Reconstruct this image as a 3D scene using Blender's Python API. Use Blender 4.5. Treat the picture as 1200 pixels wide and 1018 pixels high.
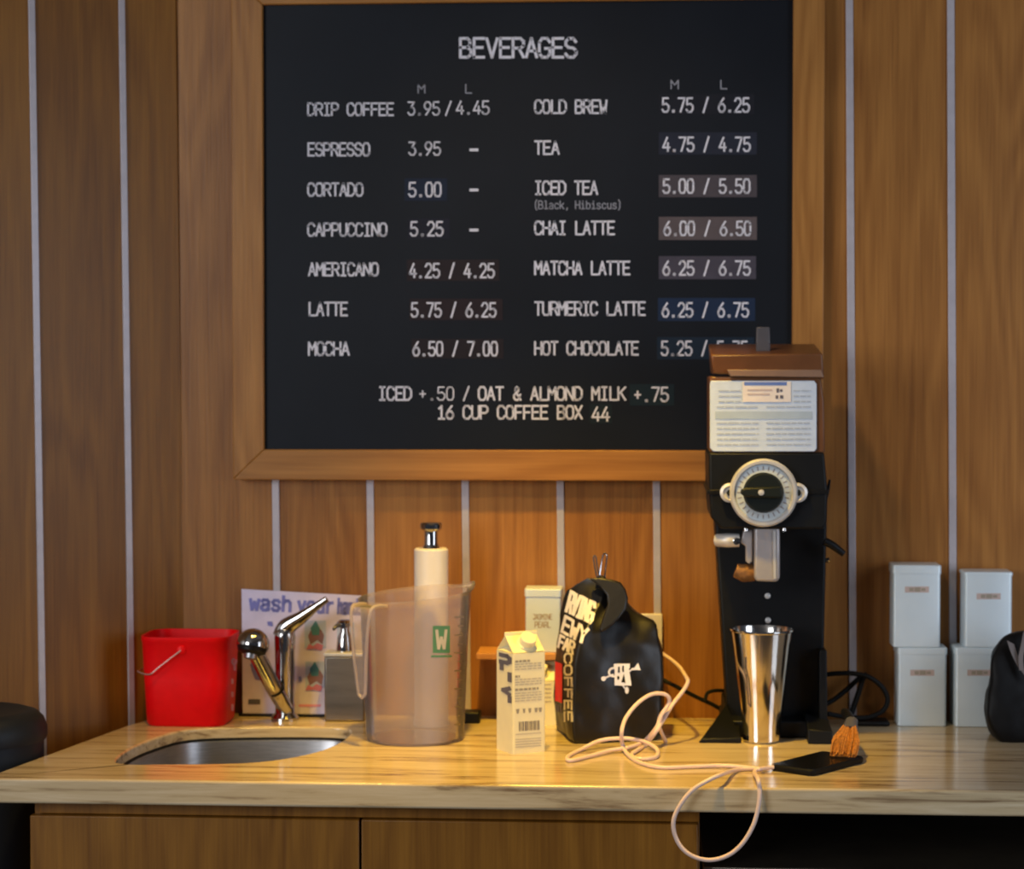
import bpy, bmesh, math, random
from mathutils import Vector, Matrix
from mathutils.bvhtree import BVHTree

random.seed(7)
S = bpy.context.scene
for o in list(bpy.data.objects):
    bpy.data.objects.remove(o)

# ------------------------------------------------------------------ camera
YAW, PITCH, FPX = math.radians(3.72), 0.03, 2500.0
CAM = Vector((0.258, -3.972, 1.566))
cd = bpy.data.cameras.new('camera')
cam = bpy.data.objects.new('camera', cd)
S.collection.objects.link(cam)
cam.location = CAM
cam.rotation_euler = (math.pi / 2 - PITCH, 0, YAW)
cd.sensor_width = 36
cd.lens = FPX / 1200 * 36
cd.clip_start = 0.05
cd.dof.use_dof = True
cd.dof.focus_distance = 2.85
cd.dof.aperture_fstop = 7.5
S.camera = cam

# ------------------------------------------------------------------ world, lights, exposure
w = bpy.data.worlds.new('world')
S.world = w
w.use_nodes = True
w.node_tree.nodes['Background'].inputs[0].default_value = (0.55, 0.6, 0.75, 1)
w.node_tree.nodes['Background'].inputs[1].default_value = 0.07


def light(name, kind, loc, aim, energy, color, **kw):
    d = bpy.data.lights.new(name, kind)
    d.energy = energy
    d.color = color
    for k, v in kw.items():
        setattr(d, k, v)
    o = bpy.data.objects.new(name, d)
    S.collection.objects.link(o)
    o.location = loc
    o.rotation_euler = (Vector(aim) - Vector(loc)).to_track_quat('-Z', 'Y').to_euler()
    return o


# warm ceiling spot over the counter, daylight from the shop front (behind the camera, to the left)
light('ceiling_spot', 'SPOT', (0.02, -0.88, 2.75), (0.10, -0.38, 0.92), 240, (1.0, 0.61, 0.06),
      spot_size=math.radians(45), spot_blend=1.0, shadow_soft_size=0.06)
light('sink_end_fill', 'SPOT', (-0.46, -1.0, 2.75), (-0.50, -0.50, 0.92), 85, (1.0, 0.61, 0.10),  # added fill that warms the sink end, no fixture known there
      spot_size=math.radians(34), spot_blend=1.0, shadow_soft_size=0.06)
light('ceiling_spot_wall', 'SPOT', (-0.30, -1.75, 2.95), (0.22, 0.0, 1.45), 46, (1.0, 0.80, 0.56),
      spot_size=math.radians(40), spot_blend=1.0, shadow_soft_size=0.09)
light('shop_window', 'AREA', (-3.1, -4.6, 2.2), (0.15, 0, 1.2), 106, (0.90, 0.94, 1.0),
      shape='RECTANGLE', size=1.8, size_y=1.8)
light('right_daylight_fill', 'AREA', (2.35, -1.7, 1.6), (0.9, 0, 1.2), 22, (0.74, 0.84, 1.0),  # unseen fill added for the cool daylight on the right side
      shape='RECTANGLE', size=0.9, size_y=1.5)

S.view_settings.view_transform = 'Standard'
S.view_settings.look = 'None'
S.view_settings.gamma = 1
S.view_settings.use_curve_mapping = False
S.view_settings.exposure = 0.0

# ------------------------------------------------------------------ sight lines: a pixel of the photo -> a point on a known plane
FW = Vector((-math.sin(YAW) * math.cos(PITCH), math.cos(YAW) * math.cos(PITCH), -math.sin(PITCH)))
RT = Vector((math.cos(YAW), math.sin(YAW), 0))
UP = RT.cross(FW)
ZC = 0.92                       # worktop height


def ray(px, py):
    return FW * FPX + RT * (px - 600) + UP * (509 - py)


def at(px, py, Y=None, Z=None):
    d = ray(px, py)
    t = (Y - CAM.y) / d.y if Y is not None else (Z - CAM.z) / d.z
    return CAM + d * t


# ------------------------------------------------------------------ materials
def mat(name, col, rough=0.5, metal=0.0, coat=0.0, spec=0.5, var=0.06, scale=40, bump=0.0, trans=0.0, alpha=1.0, stretch=(1, 1, 1)):
    m = bpy.data.materials.new(name)
    m.use_nodes = True
    nt = m.node_tree
    b = nt.nodes['Principled BSDF']
    b.inputs['Roughness'].default_value = rough
    b.inputs['Metallic'].default_value = metal
    b.inputs['Coat Weight'].default_value = coat
    b.inputs['Coat Roughness'].default_value = 0.12
    b.inputs['Specular IOR Level'].default_value = spec
    b.inputs['Transmission Weight'].default_value = trans
    b.inputs['Alpha'].default_value = alpha
    tc = nt.nodes.new('ShaderNodeTexCoord')
    mp = nt.nodes.new('ShaderNodeMapping')
    mp.inputs['Scale'].default_value = stretch
    n = nt.nodes.new('ShaderNodeTexNoise')
    n.inputs['Scale'].default_value = scale
    n.inputs['Detail'].default_value = 4
    r = nt.nodes.new('ShaderNodeValToRGB')
    r.color_ramp.elements[0].position = 0.3
    r.color_ramp.elements[1].position = 0.7
    r.color_ramp.elements[0].color = tuple(max(0, c * (1 - var)) for c in col) + (1,)
    r.color_ramp.elements[1].color = tuple(min(1, c * (1 + var)) for c in col) + (1,)
    L = nt.links
    L.new(tc.outputs['Object'], mp.inputs[0])
    L.new(mp.outputs[0], n.inputs['Vector'])
    L.new(n.outputs['Fac'], r.inputs[0])
    L.new(r.outputs[0], b.inputs['Base Color'])
    if bump:
        bp = nt.nodes.new('ShaderNodeBump')
        bp.inputs['Strength'].default_value = bump
        bp.inputs['Distance'].default_value = 0.004
        L.new(n.outputs['Fac'], bp.inputs['Height'])
        L.new(bp.outputs[0], b.inputs['Normal'])
    return m


def wood(name, dark, light_, board=None, x0=0.0, lean=0.0, rough=0.42, horiz=False, var=0.16):
    """oak veneer: cathedral figure from bent rings plus fine pores; boards of width `board` get their own offset"""
    m = bpy.data.materials.new(name)
    m.use_nodes = True
    nt = m.node_tree
    L = nt.links
    N = nt.nodes.new
    b = nt.nodes['Principled BSDF']
    b.inputs['Roughness'].default_value = rough
    b.inputs['Specular IOR Level'].default_value = 0.35
    tc = N('ShaderNodeTexCoord')
    sp = N('ShaderNodeSeparateXYZ')
    L.new(tc.outputs['Object'], sp.inputs[0])

    def M(op, a, c=None):
        q = N('ShaderNodeMath')
        q.operation = op
        for i, v in enumerate((a, c)):
            if v is None:
                continue
            if isinstance(v, (int, float)):
                q.inputs[i].default_value = v
            else:
                L.new(v, q.inputs[i])
        return q.outputs[0]
    X, Z = sp.outputs[0], sp.outputs[2]
    if horiz:
        X, Z = Z, X
    if board:
        k = M('FLOOR', M('DIVIDE', M('SUBTRACT', M('ADD', X, M('MULTIPLY', M('SUBTRACT', Z, 1.26), lean)), x0), board))
    else:
        k = M('MULTIPLY', X, 0.0)
    wn = N('ShaderNodeTexWhiteNoise')
    wn.noise_dimensions = '1D'
    L.new(k, wn.inputs['W'])
    rnd = wn.outputs['Value']
    cx = N('ShaderNodeCombineXYZ')
    L.new(M('ADD', M('MULTIPLY', X, 5.5), M('MULTIPLY', rnd, 31.0)), cx.inputs[0])
    L.new(M('MULTIPLY', rnd, 17.0), cx.inputs[1])
    L.new(M('ADD', M('MULTIPLY', Z, 0.75), M('MULTIPLY', rnd, 9.0)), cx.inputs[2])
    n1 = N('ShaderNodeTexNoise')
    n1.inputs['Scale'].default_value = 1.0
    n1.inputs['Detail'].default_value = 2.5
    L.new(cx.outputs[0], n1.inputs['Vector'])
    rings = M('SINE', M('MULTIPLY', n1.outputs['Fac'], 75.0))
    cf = N('ShaderNodeCombineXYZ')
    L.new(M('MULTIPLY', X, 260.0), cf.inputs[0])
    L.new(rnd, cf.inputs[1])
    L.new(M('MULTIPLY', Z, 7.0), cf.inputs[2])
    n2 = N('ShaderNodeTexNoise')
    n2.inputs['Scale'].default_value = 1.0
    n2.inputs['Detail'].default_value = 3
    L.new(cf.outputs[0], n2.inputs['Vector'])
    c3 = N('ShaderNodeCombineXYZ')
    L.new(M('ADD', M('MULTIPLY', X, 30.0), M('MULTIPLY', rnd, 11.0)), c3.inputs[0])
    L.new(M('MULTIPLY', Z, 1.6), c3.inputs[2])
    n3 = N('ShaderNodeTexNoise')
    n3.inputs['Scale'].default_value = 1.0
    n3.inputs['Detail'].default_value = 2
    L.new(c3.outputs[0], n3.inputs['Vector'])
    f = M('ADD', M('ADD', M('MULTIPLY', rings, 0.085), M('MULTIPLY', n2.outputs['Fac'], 0.50)),
          M('ADD', M('MULTIPLY', n3.outputs['Fac'], 0.45), M('MULTIPLY', M('SUBTRACT', rnd, 0.5), var)))
    r = N('ShaderNodeValToRGB')
    r.color_ramp.elements[0].position = 0.16
    r.color_ramp.elements[1].position = 0.80
    r.color_ramp.elements[0].color = dark + (1,)
    r.color_ramp.elements[1].color = light_ + (1,)
    L.new(f, r.inputs[0])
    L.new(r.outputs[0], b.inputs['Base Color'])
    bp = N('ShaderNodeBump')
    bp.inputs['Strength'].default_value = 0.12
    bp.inputs['Distance'].default_value = 0.002
    L.new(n2.outputs['Fac'], bp.inputs['Height'])
    L.new(bp.outputs[0], b.inputs['Normal'])
    return m


PITCHW = 0.1794                  # strip spacing
LEAN = 0.0097
M_ = {}
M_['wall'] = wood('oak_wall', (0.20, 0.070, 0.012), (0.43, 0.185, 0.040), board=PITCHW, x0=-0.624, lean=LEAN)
M_['wall_l'] = wood('oak_wall_side_shaded', (0.17, 0.060, 0.005), (0.365, 0.155, 0.017), board=PITCHW, x0=-0.107 - 5 * PITCHW, lean=LEAN)  # same oak as the back wall, its shade put into darker colours
M_['frame'] = wood('oak_frame', (0.25, 0.092, 0.016), (0.48, 0.215, 0.050))
M_['frame_h'] = wood('oak_frame_rail', (0.25, 0.092, 0.016), (0.48, 0.215, 0.050), horiz=True)
M_['door'] = wood('walnut_door', (0.15, 0.052, 0.004), (0.33, 0.138, 0.015))
M_['ledge'] = wood('oak_ledge', (0.40, 0.17, 0.05), (0.62, 0.30, 0.10), horiz=True)
M_['strip'] = mat('aluminium_strip', (0.52, 0.47, 0.49), 0.4, 0.25)
M_['black_board'] = mat('menu_panel', (0.0065, 0.0085, 0.013), 0.5, spec=0.2, var=0.2, scale=4)
M_['letter'] = mat('white_letter', (0.74, 0.72, 0.78), 0.6)
M_['letter_dim'] = mat('grey_letter', (0.30, 0.30, 0.34), 0.6)
M_['steel'] = mat('brushed_steel', (0.33, 0.32, 0.32), 0.38, 1.0, var=0.12, scale=30, stretch=(1, 1, 12))
M_['steel_d'] = mat('satin_steel', (0.27, 0.235, 0.19), 0.36, 1.0, var=0.2, scale=8, stretch=(1, 1, 6))
M_['chrome'] = mat('chrome', (0.50, 0.48, 0.46), 0.09, 1.0, var=0.03)
M_['polished'] = mat('polished_cup', (0.74, 0.70, 0.65), 0.13, 1.0, var=0.03)
M_['red'] = mat('red_plastic', (0.82, 0.001, 0.004), 0.45, spec=0.22, var=0.05)
M_['red_ink'] = mat('red_ink', (0.72, 0.01, 0.015), 0.6)
M_['pink'] = mat('pale_pink_print', (0.75, 0.30, 0.42), 0.6)
M_['wire'] = mat('galvanised_wire', (0.50, 0.30, 0.28), 0.4, 0.5)
M_['paper'] = mat('laminated_paper', (0.70, 0.62, 0.78), 0.35, coat=0.3)
M_['blue_ink'] = mat('blue_ink', (0.20, 0.20, 0.52), 0.6)
M_['skyblue'] = mat('pale_blue_print', (0.44, 0.50, 0.70), 0.6)
M_['teal_ink'] = mat('teal_ink', (0.06, 0.20, 0.24), 0.6)
M_['brown_ink'] = mat('brown_ink', (0.24, 0.12, 0.14), 0.6)
M_['rose_ink'] = mat('rose_ink', (0.55, 0.17, 0.26), 0.6)
M_['black'] = mat('black_plastic', (0.004, 0.004, 0.0045), 0.45, spec=0.25)
M_['black_rubber'] = mat('black_rubber', (0.0035, 0.0035, 0.0035), 0.6, spec=0.2)
M_['grinder_black'] = mat('black_enamel', (0.0045, 0.005, 0.006), 0.5, spec=0.22, var=0.15)
M_['navy'] = mat('navy_plastic', (0.012, 0.016, 0.024), 0.5, spec=0.25)
M_['foil'] = mat('black_foil_bag', (0.006, 0.005, 0.0045), 0.40, spec=0.45, var=0.2, scale=18, bump=0.35)
M_['black_bag'] = mat('black_bag_paper', (0.004, 0.0035, 0.0035), 0.55, spec=0.2, var=0.2, scale=14, bump=0.5)
M_['cream'] = mat('carton_board', (0.78, 0.70, 0.44), 0.45, var=0.03)
M_['cream_cap'] = mat('carton_cap', (0.84, 0.77, 0.50), 0.35, var=0.02)
M_['ink'] = mat('grey_print', (0.30, 0.26, 0.20), 0.6)
M_['ink_faint'] = mat('faint_print', (0.50, 0.43, 0.31), 0.6)
M_['ink_dark'] = mat('dark_print', (0.11, 0.10, 0.13), 0.6)
M_['tin'] = mat('painted_tin', (0.72, 0.81, 0.85), 0.35, 0.2, var=0.05, scale=12)
M_['tin_text'] = mat('tan_print', (0.34, 0.25, 0.18), 0.5)
M_['label_tan'] = mat('tan_label', (0.52, 0.40, 0.36), 0.5)
M_['amber'] = mat('amber_plastic', (0.145, 0.056, 0.020), 0.38, spec=0.4, var=0.15, scale=20)
M_['amber_rim'] = mat('pale_amber_plastic', (0.24, 0.14, 0.09), 0.4)
M_['smoke'] = mat('smoky_plastic', (0.085, 0.08, 0.09), 0.35, spec=0.3)
M_['grind_label'] = mat('instruction_sheet', (0.57, 0.64, 0.74), 0.42, var=0.05, scale=60)
M_['sheet_ink'] = mat('pale_grey_print', (0.40, 0.44, 0.50), 0.6)
M_['sheet_band'] = mat('blue_grey_band', (0.40, 0.47, 0.53), 0.6)
M_['sticker'] = mat('cream_sticker', (0.78, 0.68, 0.60), 0.5)
M_['sticker_blue'] = mat('blue_sticker_band', (0.12, 0.19, 0.46), 0.5)
M_['alu'] = mat('cast_aluminium', (0.60, 0.58, 0.56), 0.42, 0.35, var=0.06)
M_['dial_face'] = mat('dial_face', (0.50, 0.55, 0.57), 0.45)
M_['knob'] = mat('dark_knob', (0.007, 0.010, 0.008), 0.5, spec=0.25)
M_['chute'] = mat('grey_chute', (0.40, 0.37, 0.37), 0.4, 0.3)
M_['grounds'] = mat('coffee_residue', (0.20, 0.085, 0.02), 0.7, var=0.4, scale=120)
M_['cable'] = mat('pale_pink_cable', (0.74, 0.55, 0.47), 0.45, var=0.02)
M_['bristle'] = mat('orange_bristle', (0.46, 0.17, 0.025), 0.7, var=0.4, scale=200)
M_['white_pl'] = mat('white_plastic', (0.74, 0.68, 0.62), 0.4, var=0.02)
M_['strap'] = mat('pale_strap', (0.17, 0.14, 0.13), 0.6)
M_['green'] = mat('green_print', (0.07, 0.21, 0.11), 0.6)
M_['logo_letter'] = mat('pale_logo_letter', (0.50, 0.46, 0.40), 0.6)
M_['grad'] = mat('grey_graduation', (0.22, 0.18, 0.17), 0.6)
M_['floor'] = mat('concrete_floor', (0.09, 0.08, 0.075), 0.5, var=0.2, scale=3)
M_['dark_int'] = mat('dark_interior', (0.004, 0.004, 0.004), 0.7)
M_['plaster'] = mat('ceiling_paint', (0.42, 0.40, 0.38), 0.8)


def counter_mat():
    m = bpy.data.materials.new('veined_worktop')
    m.use_nodes = True
    nt = m.node_tree
    L = nt.links
    b = nt.nodes['Principled BSDF']
    b.inputs['Roughness'].default_value = 0.17
    b.inputs['Specular IOR Level'].default_value = 0.5
    tc = nt.nodes.new('ShaderNodeTexCoord')
    mp = nt.nodes.new('ShaderNodeMapping')
    mp.inputs['Scale'].default_value = (2.6, 26, 40)
    mp.inputs['Rotation'].default_value = (0, 0.03, 0.02)
    L.new(tc.outputs['Object'], mp.inputs[0])
    n = nt.nodes.new('ShaderNodeTexNoise')
    n.inputs['Scale'].default_value = 1.7
    n.inputs['Detail'].default_value = 6
    n.inputs['Roughness'].default_value = 0.62
    n.inputs['Distortion'].default_value = 0.6
    L.new(mp.outputs[0], n.inputs['Vector'])
    r = nt.nodes.new('ShaderNodeValToRGB')
    e = r.color_ramp.elements
    e[0].position, e[0].color = 0.33, (0.23, 0.15, 0.08, 1)
    e[1].position, e[1].color = 0.66, (0.62, 0.50, 0.325, 1)
    x = e.new(0.46)
    x.color = (0.52, 0.40, 0.235, 1)
    L.new(n.outputs['Fac'], r.inputs[0])
    L.new(r.outputs[0], b.inputs['Base Color'])
    return m


M_['counter'] = counter_mat()


def pitcher_mat(haze):
    m = bpy.data.materials.new('translucent_plastic')
    m.use_nodes = True
    nt = m.node_tree
    L = nt.links
    N = nt.nodes.new
    out = nt.nodes['Material Output']
    nt.nodes.remove(nt.nodes['Principled BSDF'])
    tr = N('ShaderNodeBsdfTransparent')
    tr.inputs[0].default_value = (0.985, 0.965, 0.955, 1)
    di = N('ShaderNodeBsdfDiffuse')
    tl = N('ShaderNodeBsdfTranslucent')
    ns = N('ShaderNodeTexNoise')
    ns.inputs['Scale'].default_value = 9
    tc = N('ShaderNodeTexCoord')
    L.new(tc.outputs['Object'], ns.inputs['Vector'])
    rp = N('ShaderNodeValToRGB')
    rp.color_ramp.elements[0].color = (0.80, 0.70, 0.68, 1)
    rp.color_ramp.elements[1].color = (0.90, 0.80, 0.78, 1)
    L.new(ns.outputs['Fac'], rp.inputs[0])
    L.new(rp.outputs[0], di.inputs[0])
    L.new(rp.outputs[0], tl.inputs[0])
    m1 = N('ShaderNodeMixShader')
    m1.inputs[0].default_value = 0.5
    L.new(di.outputs[0], m1.inputs[1])
    L.new(tl.outputs[0], m1.inputs[2])
    m2 = N('ShaderNodeMixShader')
    m2.inputs[0].default_value = haze
    L.new(tr.outputs[0], m2.inputs[1])
    L.new(m1.outputs[0], m2.inputs[2])
    gl = N('ShaderNodeBsdfGlossy')
    gl.inputs['Roughness'].default_value = 0.16
    fr = N('ShaderNodeFresnel')
    fr.inputs[0].default_value = 1.16
    m3 = N('ShaderNodeMixShader')
    L.new(fr.outputs[0], m3.inputs[0])
    L.new(m2.outputs[0], m3.inputs[1])
    L.new(gl.outputs[0], m3.inputs[2])
    L.new(m3.outputs[0], out.inputs[0])
    return m


M_['pitcher'] = pitcher_mat(0.18)
M_['pitcher_thick'] = pitcher_mat(0.42)

# ------------------------------------------------------------------ object helpers
W = {}


def thing(name, label, cat, loc, rotz=0.0, group=None):
    o = bpy.data.objects.new(name, None)
    S.collection.objects.link(o)
    o.empty_display_size = 0.03
    o.location = loc
    o.rotation_euler = (0, 0, rotz)
    o['label'] = label
    o['category'] = cat
    if group:
        o['group'] = group
    W[o] = Matrix.Translation(Vector(loc)) @ Matrix.Rotation(rotz, 4, 'Z')
    return o


def obj(name, bm, m, parent=None, bevel=0.0, seg=2, angle=35, subsurf=0, label=None, world=True, keep=False, weld=True):
    """link a bmesh (built in world space) as one mesh object, part of `parent` if given"""
    if weld:
        bmesh.ops.remove_doubles(bm, verts=bm.verts, dist=1e-6)
        bmesh.ops.recalc_face_normals(bm, faces=bm.faces)
    root = parent
    mw = Matrix.Identity(4)
    if parent is not None:
        mw = W[parent]
    elif not keep:
        vs = [v.co for v in bm.verts]
        mw = Matrix.Translation((sum(v.x for v in vs) / len(vs), sum(v.y for v in vs) / len(vs), min(v.z for v in vs)))
    if world:
        bm.transform(mw.inverted())
    me = bpy.data.meshes.new(name)
    bm.to_mesh(me)
    bm.free()
    o = bpy.data.objects.new(name, me)
    S.collection.objects.link(o)
    me.materials.append(m if not isinstance(m, str) else M_[m])
    if parent is not None:
        o.parent = parent
    else:
        o.matrix_world = mw
    W[o] = mw
    me.shade_smooth()
    if not subsurf:
        me.set_sharp_from_angle(angle=math.radians(angle))
    if bevel:
        b = o.modifiers.new('bevel', 'BEVEL')
        b.width = bevel
        b.segments = seg
        b.limit_method = 'ANGLE'
        b.angle_limit = math.radians(40)
        b.harden_normals = False
    if subsurf:
        s = o.modifiers.new('subsurf', 'SUBSURF')
        s.levels = s.render_levels = subsurf
    if label:
        o['label'] = label
    return o


def tag(o, label, cat, group=None):
    o['label'] = label
    o['category'] = cat
    if group:
        o['group'] = group
    return o


def struct(o):
    o['kind'] = 'structure'
    return o


def BM():
    return bmesh.new()


def box(bm, x0, x1, y0, y1, z0, z1, rot=None, c=None):
    r = bmesh.ops.create_cube(bm, size=1)['verts']
    for v in r:
        v.co = Vector(((x0 + x1) / 2 + v.co.x * (x1 - x0), (y0 + y1) / 2 + v.co.y * (y1 - y0), (z0 + z1) / 2 + v.co.z * (z1 - z0)))
    if rot is not None:
        cc = c if c is not None else Vector(((x0 + x1) / 2, (y0 + y1) / 2, (z0 + z1) / 2))
        bmesh.ops.rotate(bm, verts=r, cent=cc, matrix=rot)
    return bm


def prism(bm, pts, d):
    """polygon pts (world Vectors) swept along vector d"""
    a = [bm.verts.new(p) for p in pts]
    b = [bm.verts.new(Vector(p) + d) for p in pts]
    n = len(pts)
    bm.faces.new(a)
    bm.faces.new(b[::-1])
    for i in range(n):
        bm.faces.new((a[i], b[i], b[(i + 1) % n], a[(i + 1) % n]))
    return bm


def pxprism(bm, pix, Yf, Yb):
    """outline seen in the photo, standing at depth Yf and running straight back to Yb"""
    pts = [at(x, y, Y=Yf) for x, y in pix]
    for p in pts:
        p.z = max(p.z, ZC + 0.0006)
    return prism(bm, pts, Vector((0, Yb - Yf, 0)))


def loft(bm, rings, cap=True, closed=True):
    rr = [[bm.verts.new(p) for p in r] for r in rings]
    n = len(rr[0])
    for a, b in zip(rr, rr[1:]):
        for i in range(n if closed else n - 1):
            bm.faces.new((a[i], a[(i + 1) % n], b[(i + 1) % n], b[i]))
    if cap and closed:
        bm.faces.new(rr[0][::-1])
        bm.faces.new(rr[-1])
    return rr


def lathe(bm, prof, c, n=40, cap=True, axis=None, top=True):
    """prof = [(radius, height)]; axis: direction of height (default Z)"""
    ax = Vector(axis).normalized() if axis is not None else Vector((0, 0, 1))
    q = Vector((0, 0, 1)).rotation_difference(ax)
    rings = []
    for r, h in prof:
        rings.append([Vector(c) + q @ Vector((max(r, 1e-5) * math.cos(2 * math.pi * i / n), max(r, 1e-5) * math.sin(2 * math.pi * i / n), h)) for i in range(n)])
    loft(bm, rings, cap=cap)
    return bm


def spline(pts, sub=8, closed=False):
    P = [Vector(p) for p in pts]
    n = len(P)
    out = []
    for i in range(n if closed else n - 1):
        p0 = P[(i - 1) % n] if closed or i > 0 else P[0] * 2 - P[1]
        p1, p2 = P[i], P[(i + 1) % n]
        p3 = P[(i + 2) % n] if closed or i + 2 < n else P[-1] * 2 - P[-2]
        for k in range(sub):
            t = k / sub
            out.append(0.5 * ((2 * p1) + (p2 - p0) * t + (2 * p0 - 5 * p1 + 4 * p2 - p3) * t * t + (3 * p1 - p0 - 3 * p2 + p3) * t ** 3))
    if not closed:
        out.append(P[-1])
    return out


def tube(bm, pts, r, n=10, sub=8, flat=None):
    """round tube along a smoothed path; r may be a list per control point"""
    path = spline(pts, sub) if sub > 1 else [Vector(p) for p in pts]
    m = len(path)
    rs = r if isinstance(r, (list, tuple)) else [r] * len(pts)
    up = None
    rings = []
    for i, p in enumerate(path):
        t = (path[min(i + 1, m - 1)] - path[max(i - 1, 0)])
        if t.length < 1e-9:
            t = Vector((0, 0, 1))
        t.normalize()
        if up is None:
            up = Vector((0, 0, 1)) if abs(t.z) < 0.9 else Vector((0, 1, 0))
        s = t.cross(up).normalized()
        up = s.cross(t).normalized()
        u = i / (m - 1) * (len(rs) - 1)
        k = min(int(u), len(rs) - 2)
        rad = rs[k] + (rs[k + 1] - rs[k]) * (u - k)
        fl = flat or 1.0
        rings.append([p + s * rad * math.cos(2 * math.pi * j / n) + up * rad * fl * math.sin(2 * math.pi * j / n) for j in range(n)])
    loft(bm, rings)
    return bm


def rrect(cx, cy, wx, wy, r, z, n=6, rot=0.0):
    """rounded rectangle ring"""
    out = []
    for (sx, sy, a0) in ((1, 1, 0), (-1, 1, 90), (-1, -1, 180), (1, -1, 270)):
        for k in range(n + 1):
            a = math.radians(a0 + 90 * k / n)
            x = sx * (wx / 2 - r) + r * math.cos(a)
            y = sy * (wy / 2 - r) + r * math.sin(a)
            out.append(Vector((cx + x * math.cos(rot) - y * math.sin(rot), cy + x * math.sin(rot) + y * math.cos(rot), z)))
    return out


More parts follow.
